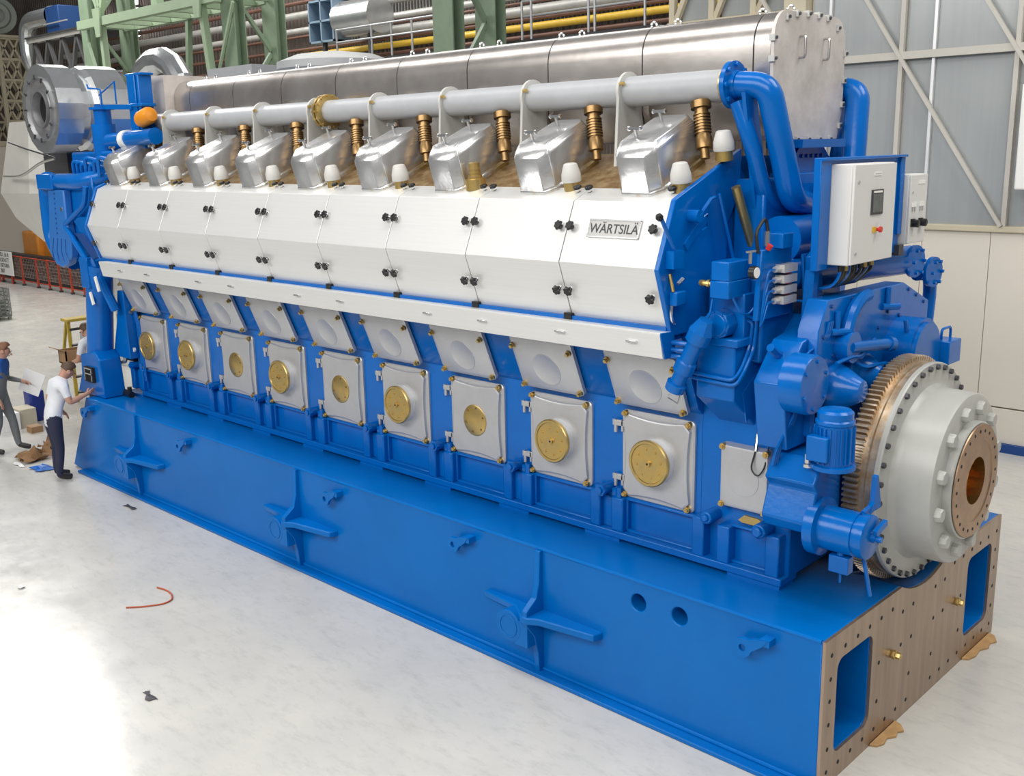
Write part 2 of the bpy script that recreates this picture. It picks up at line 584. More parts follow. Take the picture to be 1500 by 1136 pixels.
MB().prism([(-1.03, 1.5), (-0.98, 1.545), (-0.86, 1.54), (-0.82, 1.51), (-0.85, 1.485), (-1.0, 1.485)], 'y', 0.60, 0.625).build('casting_plate', BRASS, eng, label='bare brass-coloured casting mark')

# crankcase doors
CZ = 1.812


def door_ring(hx, hz, y, r, bow=0.0, n=4):
    pts = rrect(0, 0, hx, hz, r, n)
    out = []
    for (a, c) in pts:
        bx = bow * (1 - (c / hz) ** 2) if abs(c) < hz - r + 1e-6 and abs(a) > hx - 1e-6 else 0
        bz = bow * (1 - (a / hx) ** 2) if abs(a) < hx - r + 1e-6 and abs(c) > hz - 1e-6 else 0
        out.append((a - math.copysign(bx, a), y, CZ + c - math.copysign(bz, c)))
    return out


def bowed(hx, hz, y, bow, n=6, rc=0.05):
    """rectangle with hollow sides, corners cut"""
    out = []
    for i in range(n + 1):
        t = -1 + 2 * i / n
        out.append((hx - bow * (1 - t * t), y, CZ + t * (hz - rc)))
    for i in range(n + 1):
        t = 1 - 2 * i / n
        out.append((t * (hx - rc), y, CZ + hz - bow * (1 - t * t)))
    for i in range(n + 1):
        t = 1 - 2 * i / n
        out.append((-hx + bow * (1 - t * t), y, CZ + t * (hz - rc)))
    for i in range(n + 1):
        t = -1 + 2 * i / n
        out.append((t * (hx - rc), y, CZ - hz + bow * (1 - t * t)))
    return out


DX = -1.762
m = MB()
m.loft([[(DX + x, y, z) for x, y, z in r] for r in (door_ring(.342, .363, .632, .04), door_ring(.342, .363, .604, .04), door_ring(.330, .351, .594, .04))])
m.loft([[(DX + x, y, z) for x, y, z in r] for r in (bowed(.318, .340, .60, .018), bowed(.312, .334, .571, .022), bowed(.304, .326, .567, .024))])
door = m.build('crankcase_door', DOOR, eng, smooth=18)
hx = DX - 0.342
for z in (2.05, 1.60):
    m = MB()
    m.box(hx - 0.085, hx + 0.03, 0.578, 0.604, z - 0.018, z + 0.03)
    m.box(hx + 0.0, hx + 0.02, 0.578, 0.604, z - 0.06, z + 0.03)
    m.cyl((hx - 0.06, 0.59, z - 0.075), (hx - 0.06, 0.59, z + 0.03), 0.016, seg=8)
    m.build('hinge', DOOR, door, bev=0.004)
b0 = MB().cyl((0, 0.60, 0), (0, 0.566, 0), 0.024, seg=12).cyl((0, 0.566, 0), (0, 0.548, 0), 0.017, seg=6).build('bolt', BRASS, door)
BP = [(DX + sx * 0.2992, 0, z) for sx in (-1, 1) for z in (2.149, 1.481)]
b0.location = BP[0]
for p in BP[1:]:
    dup_local(b0, p, door)


def cap_mesh(flat):
    m = MB()
    if flat:
        m.lathe([(0, .145), (.006, .145), (.010, .138)], (DX, .567, CZ - .005), (0, -1, 0), 28)
        for i in range(6):
            a = i * PI / 3 + .3
            m.mat = 1
            m.cyl((DX + .115 * math.cos(a), .562, CZ + .115 * math.sin(a)), (DX + .115 * math.cos(a), .553, CZ + .115 * math.sin(a)), .011, seg=6)
        return m
    m.mat = 2
    m.lathe([(0, .178), (.062, .178)], (DX, .567, CZ), (0, -1, 0), 32)
    m.mat = 0
    m.lathe([(.060, .182), (.070, .186), (.088, .186), (.096, .178), (.096, .160), (.088, .155)], (DX, .567, CZ), (0, -1, 0), 32)
    for i in range(8):
        a = i * PI / 4 + .2
        m.mat = 1
        m.cyl((DX + .115 * math.cos(a), .485, CZ + .115 * math.sin(a)), (DX + .115 * math.cos(a), .471, CZ + .115 * math.sin(a)), .011, seg=6)
    m.mat = 0
    m.cyl((DX, .485, CZ), (DX, .462, CZ), .024, seg=12)
    m.mat = 3
    m.cyl((DX, .463, CZ), (DX, .4612, CZ), .010, seg=8)
    return m


capA = cap_mesh(False).build('relief_valve', [BRASS, BRASS, ALU, HOLE], None, label='round brass crankcase relief valve')
capB = cap_mesh(True).build('brass_plate', [BRASS, BRONZE], None, label='flat round brass plate')
doors = [door] + [dup(door, (-k, 0, 0)) for k in range(1, 9)]
for k, d in enumerate(doors):
    src = capB if k in (2, 4, 6) else capA
    if k == 0:
        capA.parent = d
    elif k == 2:
        capB.parent = d
    else:
        dup_local(src, (0, 0, 0), d)

# camshaft covers on the sloping side


def cs(a, s, d):
    return (a, 0.532 - 0.371 * s - 0.928 * d, 2.27 + 0.928 * s - 0.371 * d)


CXC = -1.772
m = MB()
for (hx, s0, s1, d0, d1, r) in ((0.335, -0.035, 0.46, -0.02, 0.012, 0.03),):
    r0 = [cs(CXC + a, (s0 + s1) / 2 + c, d0) for a, c in rrect(0, 0, hx, (s1 - s0) / 2, r)]
    r1 = [cs(CXC + a, (s0 + s1) / 2 + c, d1) for a, c in rrect(0, 0, hx, (s1 - s0) / 2, r)]
    r2 = [cs(CXC + a, (s0 + s1) / 2 + c, d1 + 0.01) for a, c in rrect(0, 0, hx - .02, (s1 - s0) / 2 - .02, r)]
    m.loft([r0, r1, r2])
    cc = (s0 + s1) / 2 - 0.035
    rings = []
    for (rr, d) in ((.150, .02), (.147, .0255), (.141, .0255), (.136, .0235)):
        rings.append([cs(CXC + rr * math.cos(2 * PI * i / 32), cc + rr * math.sin(2 * PI * i / 32), d) for i in range(32)])
    m.loft(rings)
cover = m.build('camshaft_cover', DOOR, eng)
for a in (-0.305, 0.305):
    for s in (0.0, 0.377):
        p0, p1, p2 = cs(CXC + a, s, 0.01), cs(CXC + a, s, 0.035), cs(CXC + a, s, 0.06)
        MB().cyl(p0, p1, .026, seg=10).cyl(p1, p2, .017, seg=6).build('bolt', BRASS, cover)
for k in range(1, 9):
    dup(cover, (-k, 0, 0))

# drip rail below the hot box
m = MB().prism([(.075, 2.752), (.055, 2.758), (.018, 2.925), (.022, 2.942), (.16, 2.935), (.16, 2.915), (.05, 2.915), (.085, 2.765)], 'x', -9.86, -1.335)
rail = m.build('drip_rail', WHITE_ALU, eng)
MB().prism([(.075, 2.752), (.018, 2.925), (.022, 2.942), (.17, 2.935), (.2, 2.76)], 'x', -1.335, -1.325).build('end_cap', BLUE, rail)
t0 = None
for x in (-1.58, -2.25, -3.08, -3.74, -4.95, -5.63, -6.83, -7.49, -8.65, -9.31):
    if t0 is None:
        t0 = MB().box(-.045, .045, .008, .036, 2.853, 2.868).build('pull_tab', CHROME, rail, bev=0.003)
        t0.location = (x, 0, 0)
    else:
        dup_local(t0, (x, 0, 0), rail)
MB().box(XF, -1.37, .14, .34, 2.86, 2.965).build('rail_support', BLUE, eng)

# hot box panels
Bp, Fp, Tp = (.172, 2.962), (.023, 3.378), T0
tk = 0.014
outer = [Bp, Fp, Tp, bank(.215, 0)]
inner = [bank(.215, -tk), (Tp[0] + tk * .7, Tp[1] - tk), (Fp[0] + tk, Fp[1]), (Bp[0] + tk, Bp[1])]
m = MB().prism(outer + inner, 'x', -2.2525, -1.376)
panels = []


def knob(p, n, rr=.034):
    n = Vector(n).normalized()
    p = Vector(p)
    m = MB()
    m.mat = 1
    m.lathe([(0, .02), (.008, .02), (.012, .011), (.03, .011)], p, n, 10)
    m.mat = 0
    ax = n
    u = Vector((1, 0, 0))
    w = ax.cross(u).normalized()
    rings = []
    for (t, r) in ((.028, rr * .55), (.034, rr), (.05, rr), (.056, rr * .8)):
        rings.append([p + ax * t + (u * math.cos(2 * PI * i / 28) + w * math.sin(2 * PI * i / 28)) * r * (1 + .13 * math.cos(7 * 2 * PI * i / 28)) for i in range(28)])
    m.loft(rings)
    return m


nU = (0, -CB, SB)
nL = (0, -.945, -.328)
nT = (0, -SB, CB)
SEAM = -2.2565
for k in range(9):
    x1 = (-1.376 if k == 0 else SEAM - (k - 1) - .004)
    x0 = SEAM - k + .004 if k < 8 else -10.08
    p = MB().prism(outer + inner, 'x', x0, x1).build('hot_box_panel', WHITE_ALU, eng, bev=0.004)
    panels.append(p)
kU = knob((0, .126, 3.627), nU).build('knob', [BLACK, CHROME], panels[0])
kL = knob((0, .097, 3.175), nL).build('knob', [BLACK, CHROME], panels[0])
kT = knob((0,) + bank(.13, 0), nT, .028).build('knob', [BLACK, CHROME], panels[0])
first = True
for k, p in enumerate(panels):
    xr = -1.452 if k == 0 else SEAM - (k - 1) - .054
    xl = SEAM - k + .056 if k < 8 else -10.02
    xl0 = xl
    for kk, src in ((0, kU), (1, kL), (2, kT)):
        for x in (xl, xr):
            if first and k == 0 and x == xl:
                src.location = (x - (.0 if kk != 2 else .0), 0, 0)
                continue
            dup_local(src, (x, 0, 0), p)
    lat = MB().box(xl - .105, xl - .03, .13, .19, 2.93, 2.985).build('latch', [BLACK], p, bev=.004) if k < 8 else None

# maker's plate
m = MB()


def hb(a, s, d):
    """on the upper hot box face: a along x, s up the slope, d outwards"""
    return (a, Fp[0] + SB * s - CB * d, Fp[1] + CB * s + SB * d)


npc = (-1.813, .268)
r0 = [hb(npc[0] + a, npc[1] + c, 0.0) for a, c in rrect(0, 0, .232, .068, .012)]
r1 = [hb(npc[0] + a, npc[1] + c, 0.010) for a, c in rrect(0, 0, .232, .068, .012)]
npl = m.loft([r0, r1]).build('name_plate', mat('etched_steel_plate', (.50, .49, .475), .45, .15, .05, 5), eng, label='engraved maker name plate')
m = MB()
for (a0, a1, c0, c1) in ((-.232, .232, .058, .068), (-.232, .232, -.068, -.058), (-.232, -.222, -.068, .068), (.222, .232, -.068, .068)):
    m.loft([[hb(npc[0] + a, npc[1] + c, .009) for a, c in ((a0, c0), (a1, c0), (a1, c1), (a0, c1))], [hb(npc[0] + a, npc[1] + c, .014) for a, c in ((a0, c0), (a1, c0), (a1, c1), (a0, c1))]])
m.build('plate_rim', CHROME, npl)


def text_mesh(name, body, size, M, mate, parent, ext=0.002, xs=1.0, bold=0):
    cu = bpy.data.curves.new(name, 'FONT')
    cu.body = body
    cu.size = size
    cu.extrude = ext
    cu.align_x = 'CENTER'
    cu.align_y = 'CENTER'
    cu.space_line = 0.95
    cu.offset = bold
    t = bpy.data.objects.new(name, cu)
    COL.objects.link(t)
    dg = bpy.context.evaluated_depsgraph_get()
    dg.update()
    me = bpy.data.meshes.new_from_object(t.evaluated_get(dg))
    bpy.data.objects.remove(t)
    me.transform(M @ Matrix.Diagonal((xs, 1, 1, 1)))
    me.materials.clear()
    me.materials.append(mate)
    o = bpy.data.objects.new(name, me)
    COL.objects.link(o)
    if parent is not None:
        o.parent = parent
        if parent.type == 'EMPTY':
            o.location = -parent.location
    return o


c = Vector(hb(npc[0], npc[1] - .004, .0105))
Mt = Matrix(((1, 0, 0, c.x), (0, SB, -CB, c.y), (0, CB, SB, c.z), (0, 0, 0, 1)))
text_mesh('lettering', 'W\u00c4RTSIL\u00c4', .098, Mt, DARKST, npl, .002, .93, .0006)

# hot box end walls
for nm, xa, xb in (('hot_box_end_wall', -1.375, -1.335), ('hot_box_end_wall', -10.12, -10.08)):
    MB().prism([(.165, 2.90), (-.005, 3.372), (.185, 3.842), bank(.88, .012), (.99, 3.85), (.84, 3.62), (.85, 2.9)], 'x', xa, xb).build(nm, BLUE, eng, bev=.008)

# brown cylinder head deck
m = MB()
r = [bank(.2, -.045), bank(.2, -.015), bank(.88, -.015), bank(.88, -.045)]
m.prism(r, 'x', -10.09, -1.38)
m.build('head_deck', DECK, eng)

# rocker covers
RX = -1.745


def bk(x, t, s):
    q = bank(t, s)
    return (x, q[0], q[1])


def plan(fx, hw, t0, t1, t2, back):
    return [(-fx, t0), (fx, t0), (hw, t1), (hw, t2 - .05), (hw - .04, t2), (-hw + .04, t2), (-hw, t2 - .05), (-hw, t1)]


R_ = [(plan(.125, .195, .085, .165, .755, 0), -.02), (plan(.125, .195, .085, .165, .755, 0), .02), (plan(.118, .182, .095, .17, .75, 0), .03),
      (plan(.118, .180, .118, .19, .75, 0), .275), (plan(.108, .165, .150, .215, .735, 0), .315), (plan(.10, .150, .215, .25, .72, 0), .352)]
m = MB().loft([[bk(RX + x, t, s) for x, t in ring] for ring, s in R_])
rock = m.build('rocker_cover', ROCK, eng, smooth=40, bev=.010)
for (t, s) in ((.285, .35), (.60, .35)):
    m = MB()
    a, c = Vector(bk(RX - .03, t, s)), Vector(bk(RX - .03, t, s + .075))
    m.cyl(a, c, .013, seg=8)
    m.bar(c + Vector((-.045, 0, 0)), c + Vector((.045, 0, 0)), .022, .02)
    m.cyl(c + Vector((-.045, 0, 0)), c + Vector((-.058, 0, 0)), .016, seg=8)
    m.cyl(c + Vector((.045, 0, 0)), c + Vector((.058, 0, 0)), .016, seg=8)
    m.build('lifting_handle', CHROME, rock)
for k in range(1, 9):
    dup(rock, (-k, 0, 0))

# injection pump caps beside the rocker covers
def cap_plastic(x, t, s, tall=1.0):
    p = Vector(bk(x, t, s))
    ax = Vector((0, -SB * .3, CB))
    m = MB()
    m.lathe([(-.02, .062), (.06, .062), (.065, .055)], p, ax, 14)
    lo = m.build('pump_socket', BRASS, eng)
    m = MB()
    m.lathe([(.05, .074), (.06, .078), (.11, .076), (.165, .060), (.185, .052), (.192, .035)], p, ax, 10)
    m.build('plastic_cap', PLAST, lo, label='white protective plastic cap')
    return lo


pc = cap_plastic(-1.43, .20, 0.0)
for k in range(1, 9):
    if k == 2:
        p = Vector(bk(-1.478 - k, .20, 0))
        m = MB().lathe([(-.02, .085), (.07, .085), (.075, .06), (.10, .06), (.10, .045), (.115, .045), (.115, .05), (.13, .05), (.13, .045), (.145, .045), (.145, .05), (.16, .05), (.16, .045), (.20, .045), (.205, .03)], p, (0, -.1, 1), 16)
        m.build('pump_socket', BRASS, eng)
    else:
        dup(pc, (-k, 0, 0))
cap_plastic(-1.33, .63, 0.05)

# bellows connectors between the heads and the pipe
p0, p1 = Vector((-1.56, .80, 4.50)), Vector((-1.47, .74, 4.10))
d = p1 - p0
L_ = d.length
pr = [(0, .075), (.05, .075), (.05, .05), (.09, .05)]
for i in range(7):
    pr += [(.09 + i * .022, .062), (.10 + i * .022, .062), (.101 + i * .022, .052), (.111 + i * .022, .052)]
pr += [(.26, .06), (.34, .06), (.345, .035), (L_, .035)]
bel = MB().lathe(pr, p0, d, 16).build('bellows_connector', BRONZE, eng)
for k in range(1, 9):
    dup(bel, (-k, 0, 0))

# long grey pipe with plate brackets
PY, PZ, PR = .86, 4.605, .112
m = MB().lathe([(0, PR), (8.42, PR), (8.46, PR * .96), (8.5, PR * .8), (8.52, 0.02)], (-1.34, PY, PZ), (-1, 0, 0), 28)
pipe = m.build('fuel_rail_pipe', GREYP, eng)
br = MB()
poly = arc(PY, PZ, .148, -20, 200, 16)
ys = [(PY - .148 * math.cos(math.radians(20)), 4.0), (PY + .16, 4.12)]
br.prism(poly + [(PY - .17, 4.05), (PY + .19, 4.15)], 'x', -2.265, -2.24)
br.mat = 1
br.cyl((-2.24, PY - .13, 4.66), (-2.20, PY - .13, 4.66), .014, seg=8)
br.mat = 0
bracket = br.build('pipe_bracket', [BRACK, BRASS], eng)
for k in range(1, 8):
    dup(bracket, (-k, 0, 0))
m = MB()
m.lathe([(0, PR + .06), (.03, PR + .06), (.03, PR + .03), (.055, PR + .03), (.055, PR + .06), (.085, PR + .06)], (-6.13, PY, PZ), (1, 0, 0), 24)
for i in range(14):
    a = 2 * PI * i / 14
    m.cyl((-6.15, PY + (PR + .045) * math.cos(a), PZ + (PR + .045) * math.sin(a)), (-6.03, PY + (PR + .045) * math.cos(a), PZ + (PR + .045) * math.sin(a)), .012, seg=6)
m.build('pipe_flange', BRASS, eng, label='brass-coloured bolted pipe flange')
m = MB().lathe([(0, PR + .03), (.03, PR + .03)], (-1.37, PY, PZ), (1, 0, 0), 28)
m.build('pipe_flange', BRASS, eng)

# exhaust gas box
EY, EH = 1.60, .53
def exh(hw, ztop, zbot, r, bw):
    p = [(EY - bw, zbot), (EY - hw, zbot + .25)]
    p += [(EY - hw, ztop - .32)]
    p += [(EY - hw + r - r * math.cos(math.radians(a)), ztop - r * 1.15 + r * 1.15 * math.sin(math.radians(a))) for a in range(0, 91, 10)]
    p += [(2 * EY - y, z) for y, z in reversed(p)]
    return p


EP = exh(.53, 5.11, 4.22, .20, .45)
EPi = exh(.515, 5.095, 4.24, .19, .44)
sx = [-1.30 - .984 * i for i in range(9)] + [-9.55]
box = []
for i in range(9):
    m = MB().prism(EP, 'x', sx[i + 1] + .006, sx[i] - .006)
    sec = m.build('exhaust_box_section', STAIN, eng, smooth=30)
    box.append(sec)
    for dx, tilt in ((-.13, 1), (.10, -1)):
        x = sx[i] + dx
        m = MB()
        ring = [(x, EY - .22 + .03 * math.cos(a), 5.125 + .03 * math.sin(a)) for a in [2 * PI * j / 12 for j in range(13)]]
        m.tube([(x + .0 + .026 * math.cos(2 * PI * j / 14), EY - .2, 5.136 + .026 * math.sin(2 * PI * j / 14)) for j in range(15)], .009, 6)
        m.box(x - .03, x + .03, EY - .22, EY - .18, 5.095, 5.115)
        m.bar((x + .03 * tilt, EY - .2, 5.12), (x + .11 * tilt, EY - .2, 5.12), .03, .02)
        m.build('eye_bolt', CHROME, sec)
MB().prism(EPi, 'x', -9.6, -1.14).build('exhaust_liner', DARKST, eng)
m = MB().prism(EP, 'x', sx[0] + .006, -1.165)
m.build('exhaust_box_section', STAIN, eng, smooth=30)
ec = MB().prism(exh(.535, 5.115, 4.20, .17, .455), 'x', -1.16, -1.135).build('exhaust_end_cover', STAIN_M, eng, smooth=30)
clips = [(EY - .535, 4.92), (EY - .535, 4.78), (EY - .535, 4.62), (EY - .52, 4.44), (EY - .48, 4.29), (EY + .535, 4.86), (EY + .53, 4.66), (EY + .52, 4.48), (EY + .49, 4.32)]
clips += [(EY - .36, 5.07), (EY - .22, 5.10), (EY - .06, 5.11), (EY + .1, 5.11), (EY + .24, 5.10), (EY + .4, 5.04)]
clips += [(EY - .34, 4.22), (EY - .17, 4.22), (EY, 4.22), (EY + .17, 4.22), (EY + .34, 4.22)]
cl0 = None
for y, z in clips:
    if cl0 is None:
        m = MB().box(-.03, .016, -.022, .022, -.022, .022)
        m.mat = 1
        m.cyl((.016, 0, 0), (.026, 0, 0), .012, seg=8)
        cl0 = m.build('clip', [BRACK, BOLTD], ec)
        cl0.location = (-1.135, y, z)
    else:
        dup_local(cl0, (-1.135, y, z), ec)
for y in (EY - .17, EY + .19):
    MB().tube(bend([(-1.135, y, 4.80), (-1.09, y, 4.80), (-1.09, y, 4.95), (-1.135, y, 4.95)], .03, 4), .010, 8).build('cover_handle', STEELT, ec)

# blue water pipes that drop from both rails at the drive end
def elbow(sgn):
    Y = lambda y: y if sgn > 0 else 2 * YC - y
    m = MB()
    m.lathe([(0, .165), (.035, .165), (.035, .10), (.07, .095)], (-1.345, Y(PY), PZ), (1, 0, 0), 28)
    for i in range(8):
        a = 2 * PI * i / 8
        m.cyl((-1.31, Y(PY) + .14 * math.cos(a), PZ + .14 * math.sin(a)), (-1.29, Y(PY) + .14 * math.cos(a), PZ + .14 * math.sin(a)), .018, seg=6)
    fl = m.build('rail_end_flange', BLUE, eng)
    path = bend([(-1.28, Y(PY), PZ), (-1.06, Y(PY + .02), PZ - .02), (-1.0, Y(PY + .17), PZ - .55), (-.98, Y(PY + .25), PZ - .80), (-1.05, Y(PY + .62), PZ - .86)], .17, 7)
    MB().tube(path, .092, 16).build('water_pipe', BLUE, eng)
    path = bend([(-1.27, Y(PY - .03), PZ - .12), (-1.17, Y(PY + .0), PZ - .4), (-1.13, Y(PY + .16), PZ - .82), (-1.15, Y(PY + .5), PZ - .9)], .15, 6)
    MB().tube(path, .06, 12).build('water_pipe', BLUE, eng)
    m = MB().prism([(Y(PY - .10), PZ - .06), (Y(PY + .06), PZ - .10), (Y(PY + .26), PZ - .8), (Y(PY + .11), PZ - .95)], 'x', -1.20, -1.17)
    m.build('pipe_web', BLUE, eng)


elbow(1)
elbow(-1)

# ------------------------------------------------------------------ flywheel and coupling
FZ = 1.838
FO = (0, YC, FZ)
NT = 126
prof_o = []
m = MB()
ringF, ringB = [], []
for i in range(NT):
    for fr, rr in ((0.0, .800), (.18, .838), (.5, .838), (.68, .800)):
        a = 2 * PI * (i + fr) / NT
        ringF.append((-.195, YC + rr * math.cos(a), FZ + rr * math.sin(a)))
        ringB.append((-.300, YC + rr * math.cos(a), FZ + rr * math.sin(a)))
m.loft([ringB, ringF])
m.lathe([(-.196, .790), (-.165, .790), (-.160, .775), (-.10, .775)], FO, (1, 0, 0), 72)
m.build('ring_gear', GEAR, eng, smooth=20)
m = MB().lathe([(-.10, .802), (-.075, .802), (-.065, .795), (-.065, .68), (-.055, .65), (-.03, .632), (.0, .625), (.20, .618), (.222, .610), (.230, .595), (.230, .2), (-.10, .2)], FO, (1, 0, 0), 96)
fw = m.build('flywheel_hub', FLYG, eng, smooth=30, label='warm grey painted flywheel hub')
fb = None
for i in range(36):
    a = 2 * PI * (i + .35) / 36
    p = (0, YC + .768 * math.cos(a), FZ + .768 * math.sin(a))
    if fb is None:
        fb = MB().lathe([(-.066, .021), (-.045, .021), (-.041, .017)], (0, 0, 0), (1, 0, 0), 6).build('flange_bolt', BOLTD, fw)
        fb.location = p
    else:
        dup_local(fb, p, fw)
hb0 = None
for i in range(12):
    a = 2 * PI * (i + .5) / 12
    p = (0, YC + .515 * math.cos(a), FZ + .515 * math.sin(a))
    if hb0 is None:
        hb0 = MB().lathe([(.228, .052), (.265, .05), (.275, .044), (.275, 0.012)], (0, 0, 0), (1, 0, 0), 8).build('hub_bolt', FLYG, fw)
        hb0.location = p
    else:
        dup_local(hb0, p, fw)
m = MB()
m.lathe([(.228, .425), (.28, .425), (.288, .415)], FO, (1, 0, 0), 64)
cd_ = m.build('coupling_disc', FLYG, eng)
m = MB().lathe([(.296, .412), (.304, .408), (.304, .305), (.298, .298), (.298, .172), (.296, .172)], FO, (1, 0, 0), 64, cap=False)
m.build('disc_face', mat('coppery_machined_steel', (.42, .27, .17), .35, .8, .25, 6), cd_)
m = MB().lathe([(.299, .172), (.10, .168)], FO, (1, 0, 0), 48, cap=False)
m.build('bore', BORE, cd_)
m = MB().lathe([(.3005, .166), (.3005, .0)], FO, (1, 0, 0), 32, cap=False)
cut(cd_, [MB().cyl((.05, YC, FZ), (.5, YC, FZ), .172, seg=48)])
MB().cyl((.06, YC, FZ), (.1, YC, FZ), .18, seg=32).build('bore_end', BORE, cd_)
dh = None
for i in range(24):
    a = 2 * PI * i / 24
    p = (0, YC + .36 * math.cos(a), FZ + .36 * math.sin(a))
    if dh is None:
        dh = MB().cyl((.300, 0, 0), (.3055, 0, 0), .013, seg=8).build('bolt_hole', HOLE, cd_)
        dh.location = p
    else:
        dup_local(dh, p, cd_)
# crankshaft seal housing behind the ring gear
MB().lathe([(-.62, .62), (-.50, .62), (-.46, .5), (-.30, .5)], FO, (1, 0, 0), 48).build('seal_housing', BLUE_DARK, eng)

# ------------------------------------------------------------------ drive end casing
m = MB().prism([(.66, 2.28), (.68, 2.95), (.80, 3.15), (2.02, 3.14), (2.50, 2.95), (2.50, 2.28)], 'x', -.66, -.50)
cas = m.build('gear_casing_cover', BLUE, eng, bev=.008)
bb = None
for (y, z) in ((.75, 2.9), (.85, 3.1), (1.15, 3.12), (1.75, 3.12), (2.1, 3.08), (2.25, 3.02), (2.4, 2.95), (1.75, 2.95), (1.6, 2.85), (1.45, 2.72), (.95, 2.95), (.9, 2.75), (2.42, 2.8), (1.95, 2.9)):
    if bb is None:
        bb = MB().cyl((-.502, 0, 0), (-.488, 0, 0), .014, seg=6).build('cover_bolt', BLUE_DARK, cas)
        bb.location = (0, y, z)
    else:
        dup_local(bb, (0, y, z), cas)
# curved flange with bolts on the casing and its pipe
m = MB()
pts = [(-.46, 1.30 - .30 * math.cos(math.radians(a)), 2.80 + .33 * math.sin(math.radians(a))) for a in range(-10, 95, 8)]
m.tube(pts, .045, 8)
for a in (20, 35, 50, 65, 80):
    m.cyl((-.50, 1.38 - .30 * math.cos(math.radians(a)), 2.80 + .31 * math.sin(math.radians(a))), (-.45, 1.38 - .30 * math.cos(math.radians(a)), 2.80 + .31 * math.sin(math.radians(a))), .024, seg=6)
m.cyl((-.5, 1.02, 2.80), (-.40, 1.02, 2.80), .11, seg=20)
m.cyl((-.42, 1.0, 2.80), (-.36, 1.5, 2.76), .042, seg=12)
m.cyl((-.365, 1.47, 2.765), (-.36, 1.53, 2.755), .055, seg=12)
m.build('casing_pipe_flange', BLUE, eng)
for (y, z) in ((1.72, 3.0), (.93, 2.92)):
    MB().cyl((-.5, y - .08, z), (-.44, y + .08, z - .01), .026, seg=10).cyl((-.48, y - .02, z), (-.48, y - .02, z + .14), .02, seg=8).build('valve_stub', BLUE, eng)

# right-hand pump body and the flanged pipes above it
m = MB().cyl((-.62, 1.98, 2.62), (-.30, 1.98, 2.62), .27, seg=28).cyl((-.30, 1.98, 2.62), (-.27, 1.98, 2.62), .24, seg=28)
m.build('pump_housing', BLUE, eng)
m = MB().box(-.42, -.2, 2.22, 2.45, 2.50, 2.68)
m.tube(bend([(-.3, 2.3, 2.68), (-.3, 2.3, 2.76), (-.3, 2.48, 2.76), (-.3, 2.48, 2.55)], .04, 4), .012, 6)
m.build('terminal_box', BLUE, eng, bev=.01)
MB().tube([(-.36, 1.75, 2.9), (-.36, 1.80, 2.78), (-.36, 2.0, 2.80)], .016, 6).build('small_pipe', BLUE, eng)
m = MB().tube(bend([(-.7, 2.72, 3.12), (-.7, 2.98, 3.10), (-.7, 3.02, 2.95), (-.7, 2.95, 2.4)], .12, 6), .055, 12)
m.build('water_pipe', BLUE, eng)
m = MB()
m.lathe([(0, .13), (.03, .13), (.03, .06), (.2, .06)], (-.62, 2.50, 3.25), (-1, .15, 0), 24)
m.build('blind_flange', BLUE, eng)
m = MB()
m.lathe([(0, .125), (.03, .125), (.03, .06), (.2, .06)], (-.58, 2.78, 3.14), (-1, .15, 0), 24)
m.build('blind_flange', BLUE, eng)
m = MB().cyl((-.9, .95, 3.28), (-.72, 2.6, 3.25), .115, seg=16)
m.build('cross_pipe', BLUE, eng)

# big round cover and cone beside it
m = MB().lathe([(-.22, .205), (-.07, .205), (-.055, .195), (-.05, .02)], (-.36, .50, 2.62), (1, 0, 0), 36)
rc = m.build('round_cover', BLUE, eng)
for i in range(6):
    a = i * PI / 3 + .4
    MB().cyl((-.415, .5 + .16 * math.cos(a), 2.62 + .16 * math.sin(a)), (-.402, .5 + .16 * math.cos(a), 2.62 + .16 * math.sin(a)), .014, seg=6).build('cover_bolt', BLUE, rc)
m = MB().lathe([(0, .17), (.05, .17), (.22, .075), (.23, .02)], (-.50, .93, 2.52), (1, -.0, 0), 28)
m.lathe([(0, .15), (.05, .15), (.16, .06)], (-.50, 1.35, 2.55), (1, 0, 0), 24)
m.build('cone_cover', BLUE, eng)
MB().box(-.7, -.5, .66, 1.5, 2.2, 2.5).build('pump_block', BLUE, eng, bev=.02)

# turning gear: gearbox, motor, pinion housing
tg = MB().prism([(.48, 2.12), (.36, 1.97), (.41, 1.91), (.33, 1.70), (.37, 1.62), (.75, 1.62), (.75, 2.12)], 'x', -.69, -.32).build('turning_gearbox', BLUE, eng, bev=.012)
m = MB().lathe([(-.36, .20), (-.29, .20), (-.28, .15), (-.05, .15), (-.045, .14), (-.03, .14), (-.025, .15), (.03, .15), (.04, .135), (.04, .02)], (0, .49, 1.66), (1, 0, 0), 32)
m.build('pinion_housing', BLUE, tg)
m = MB().lathe([(.04, .03), (.07, .03), (.07, .02), (.11, .02)], (0, .49, 1.66), (1, 0, 0), 12)
m.bar((.07, .47, 1.70), (.07, .62, 1.74), .03, .04)
m.build('engaging_lever', BLUE, tg)
m = MB().box(-.22, -.08, .42, .50, 1.38, 1.50).cyl((-.15, .46, 1.50), (-.15, .46, 1.54), .03, seg=8)
m.cyl((-.15, .46, 1.38), (-.15, .46, 1.30), .01, seg=6)
m.build('limit_switch', BLUE, tg, bev=.006)
MB().tube([(-.02, .52, 1.55), (-.02, .52, 1.50), (.02, .56, 1.22)], .014, 6).build('drain_rod', BLUE, tg)
MB().prism([(.62, 1.86), (.63, 2.03), (.655, 2.04), (.70, 1.88), (.72, 1.80), (.56, 1.80)], 'x', -.045, -.01).bar((-.03, .50, 1.80), (-.03, .70, 1.83), .03, .05).build('pointer_bracket', BLUE, tg)
m = MB()
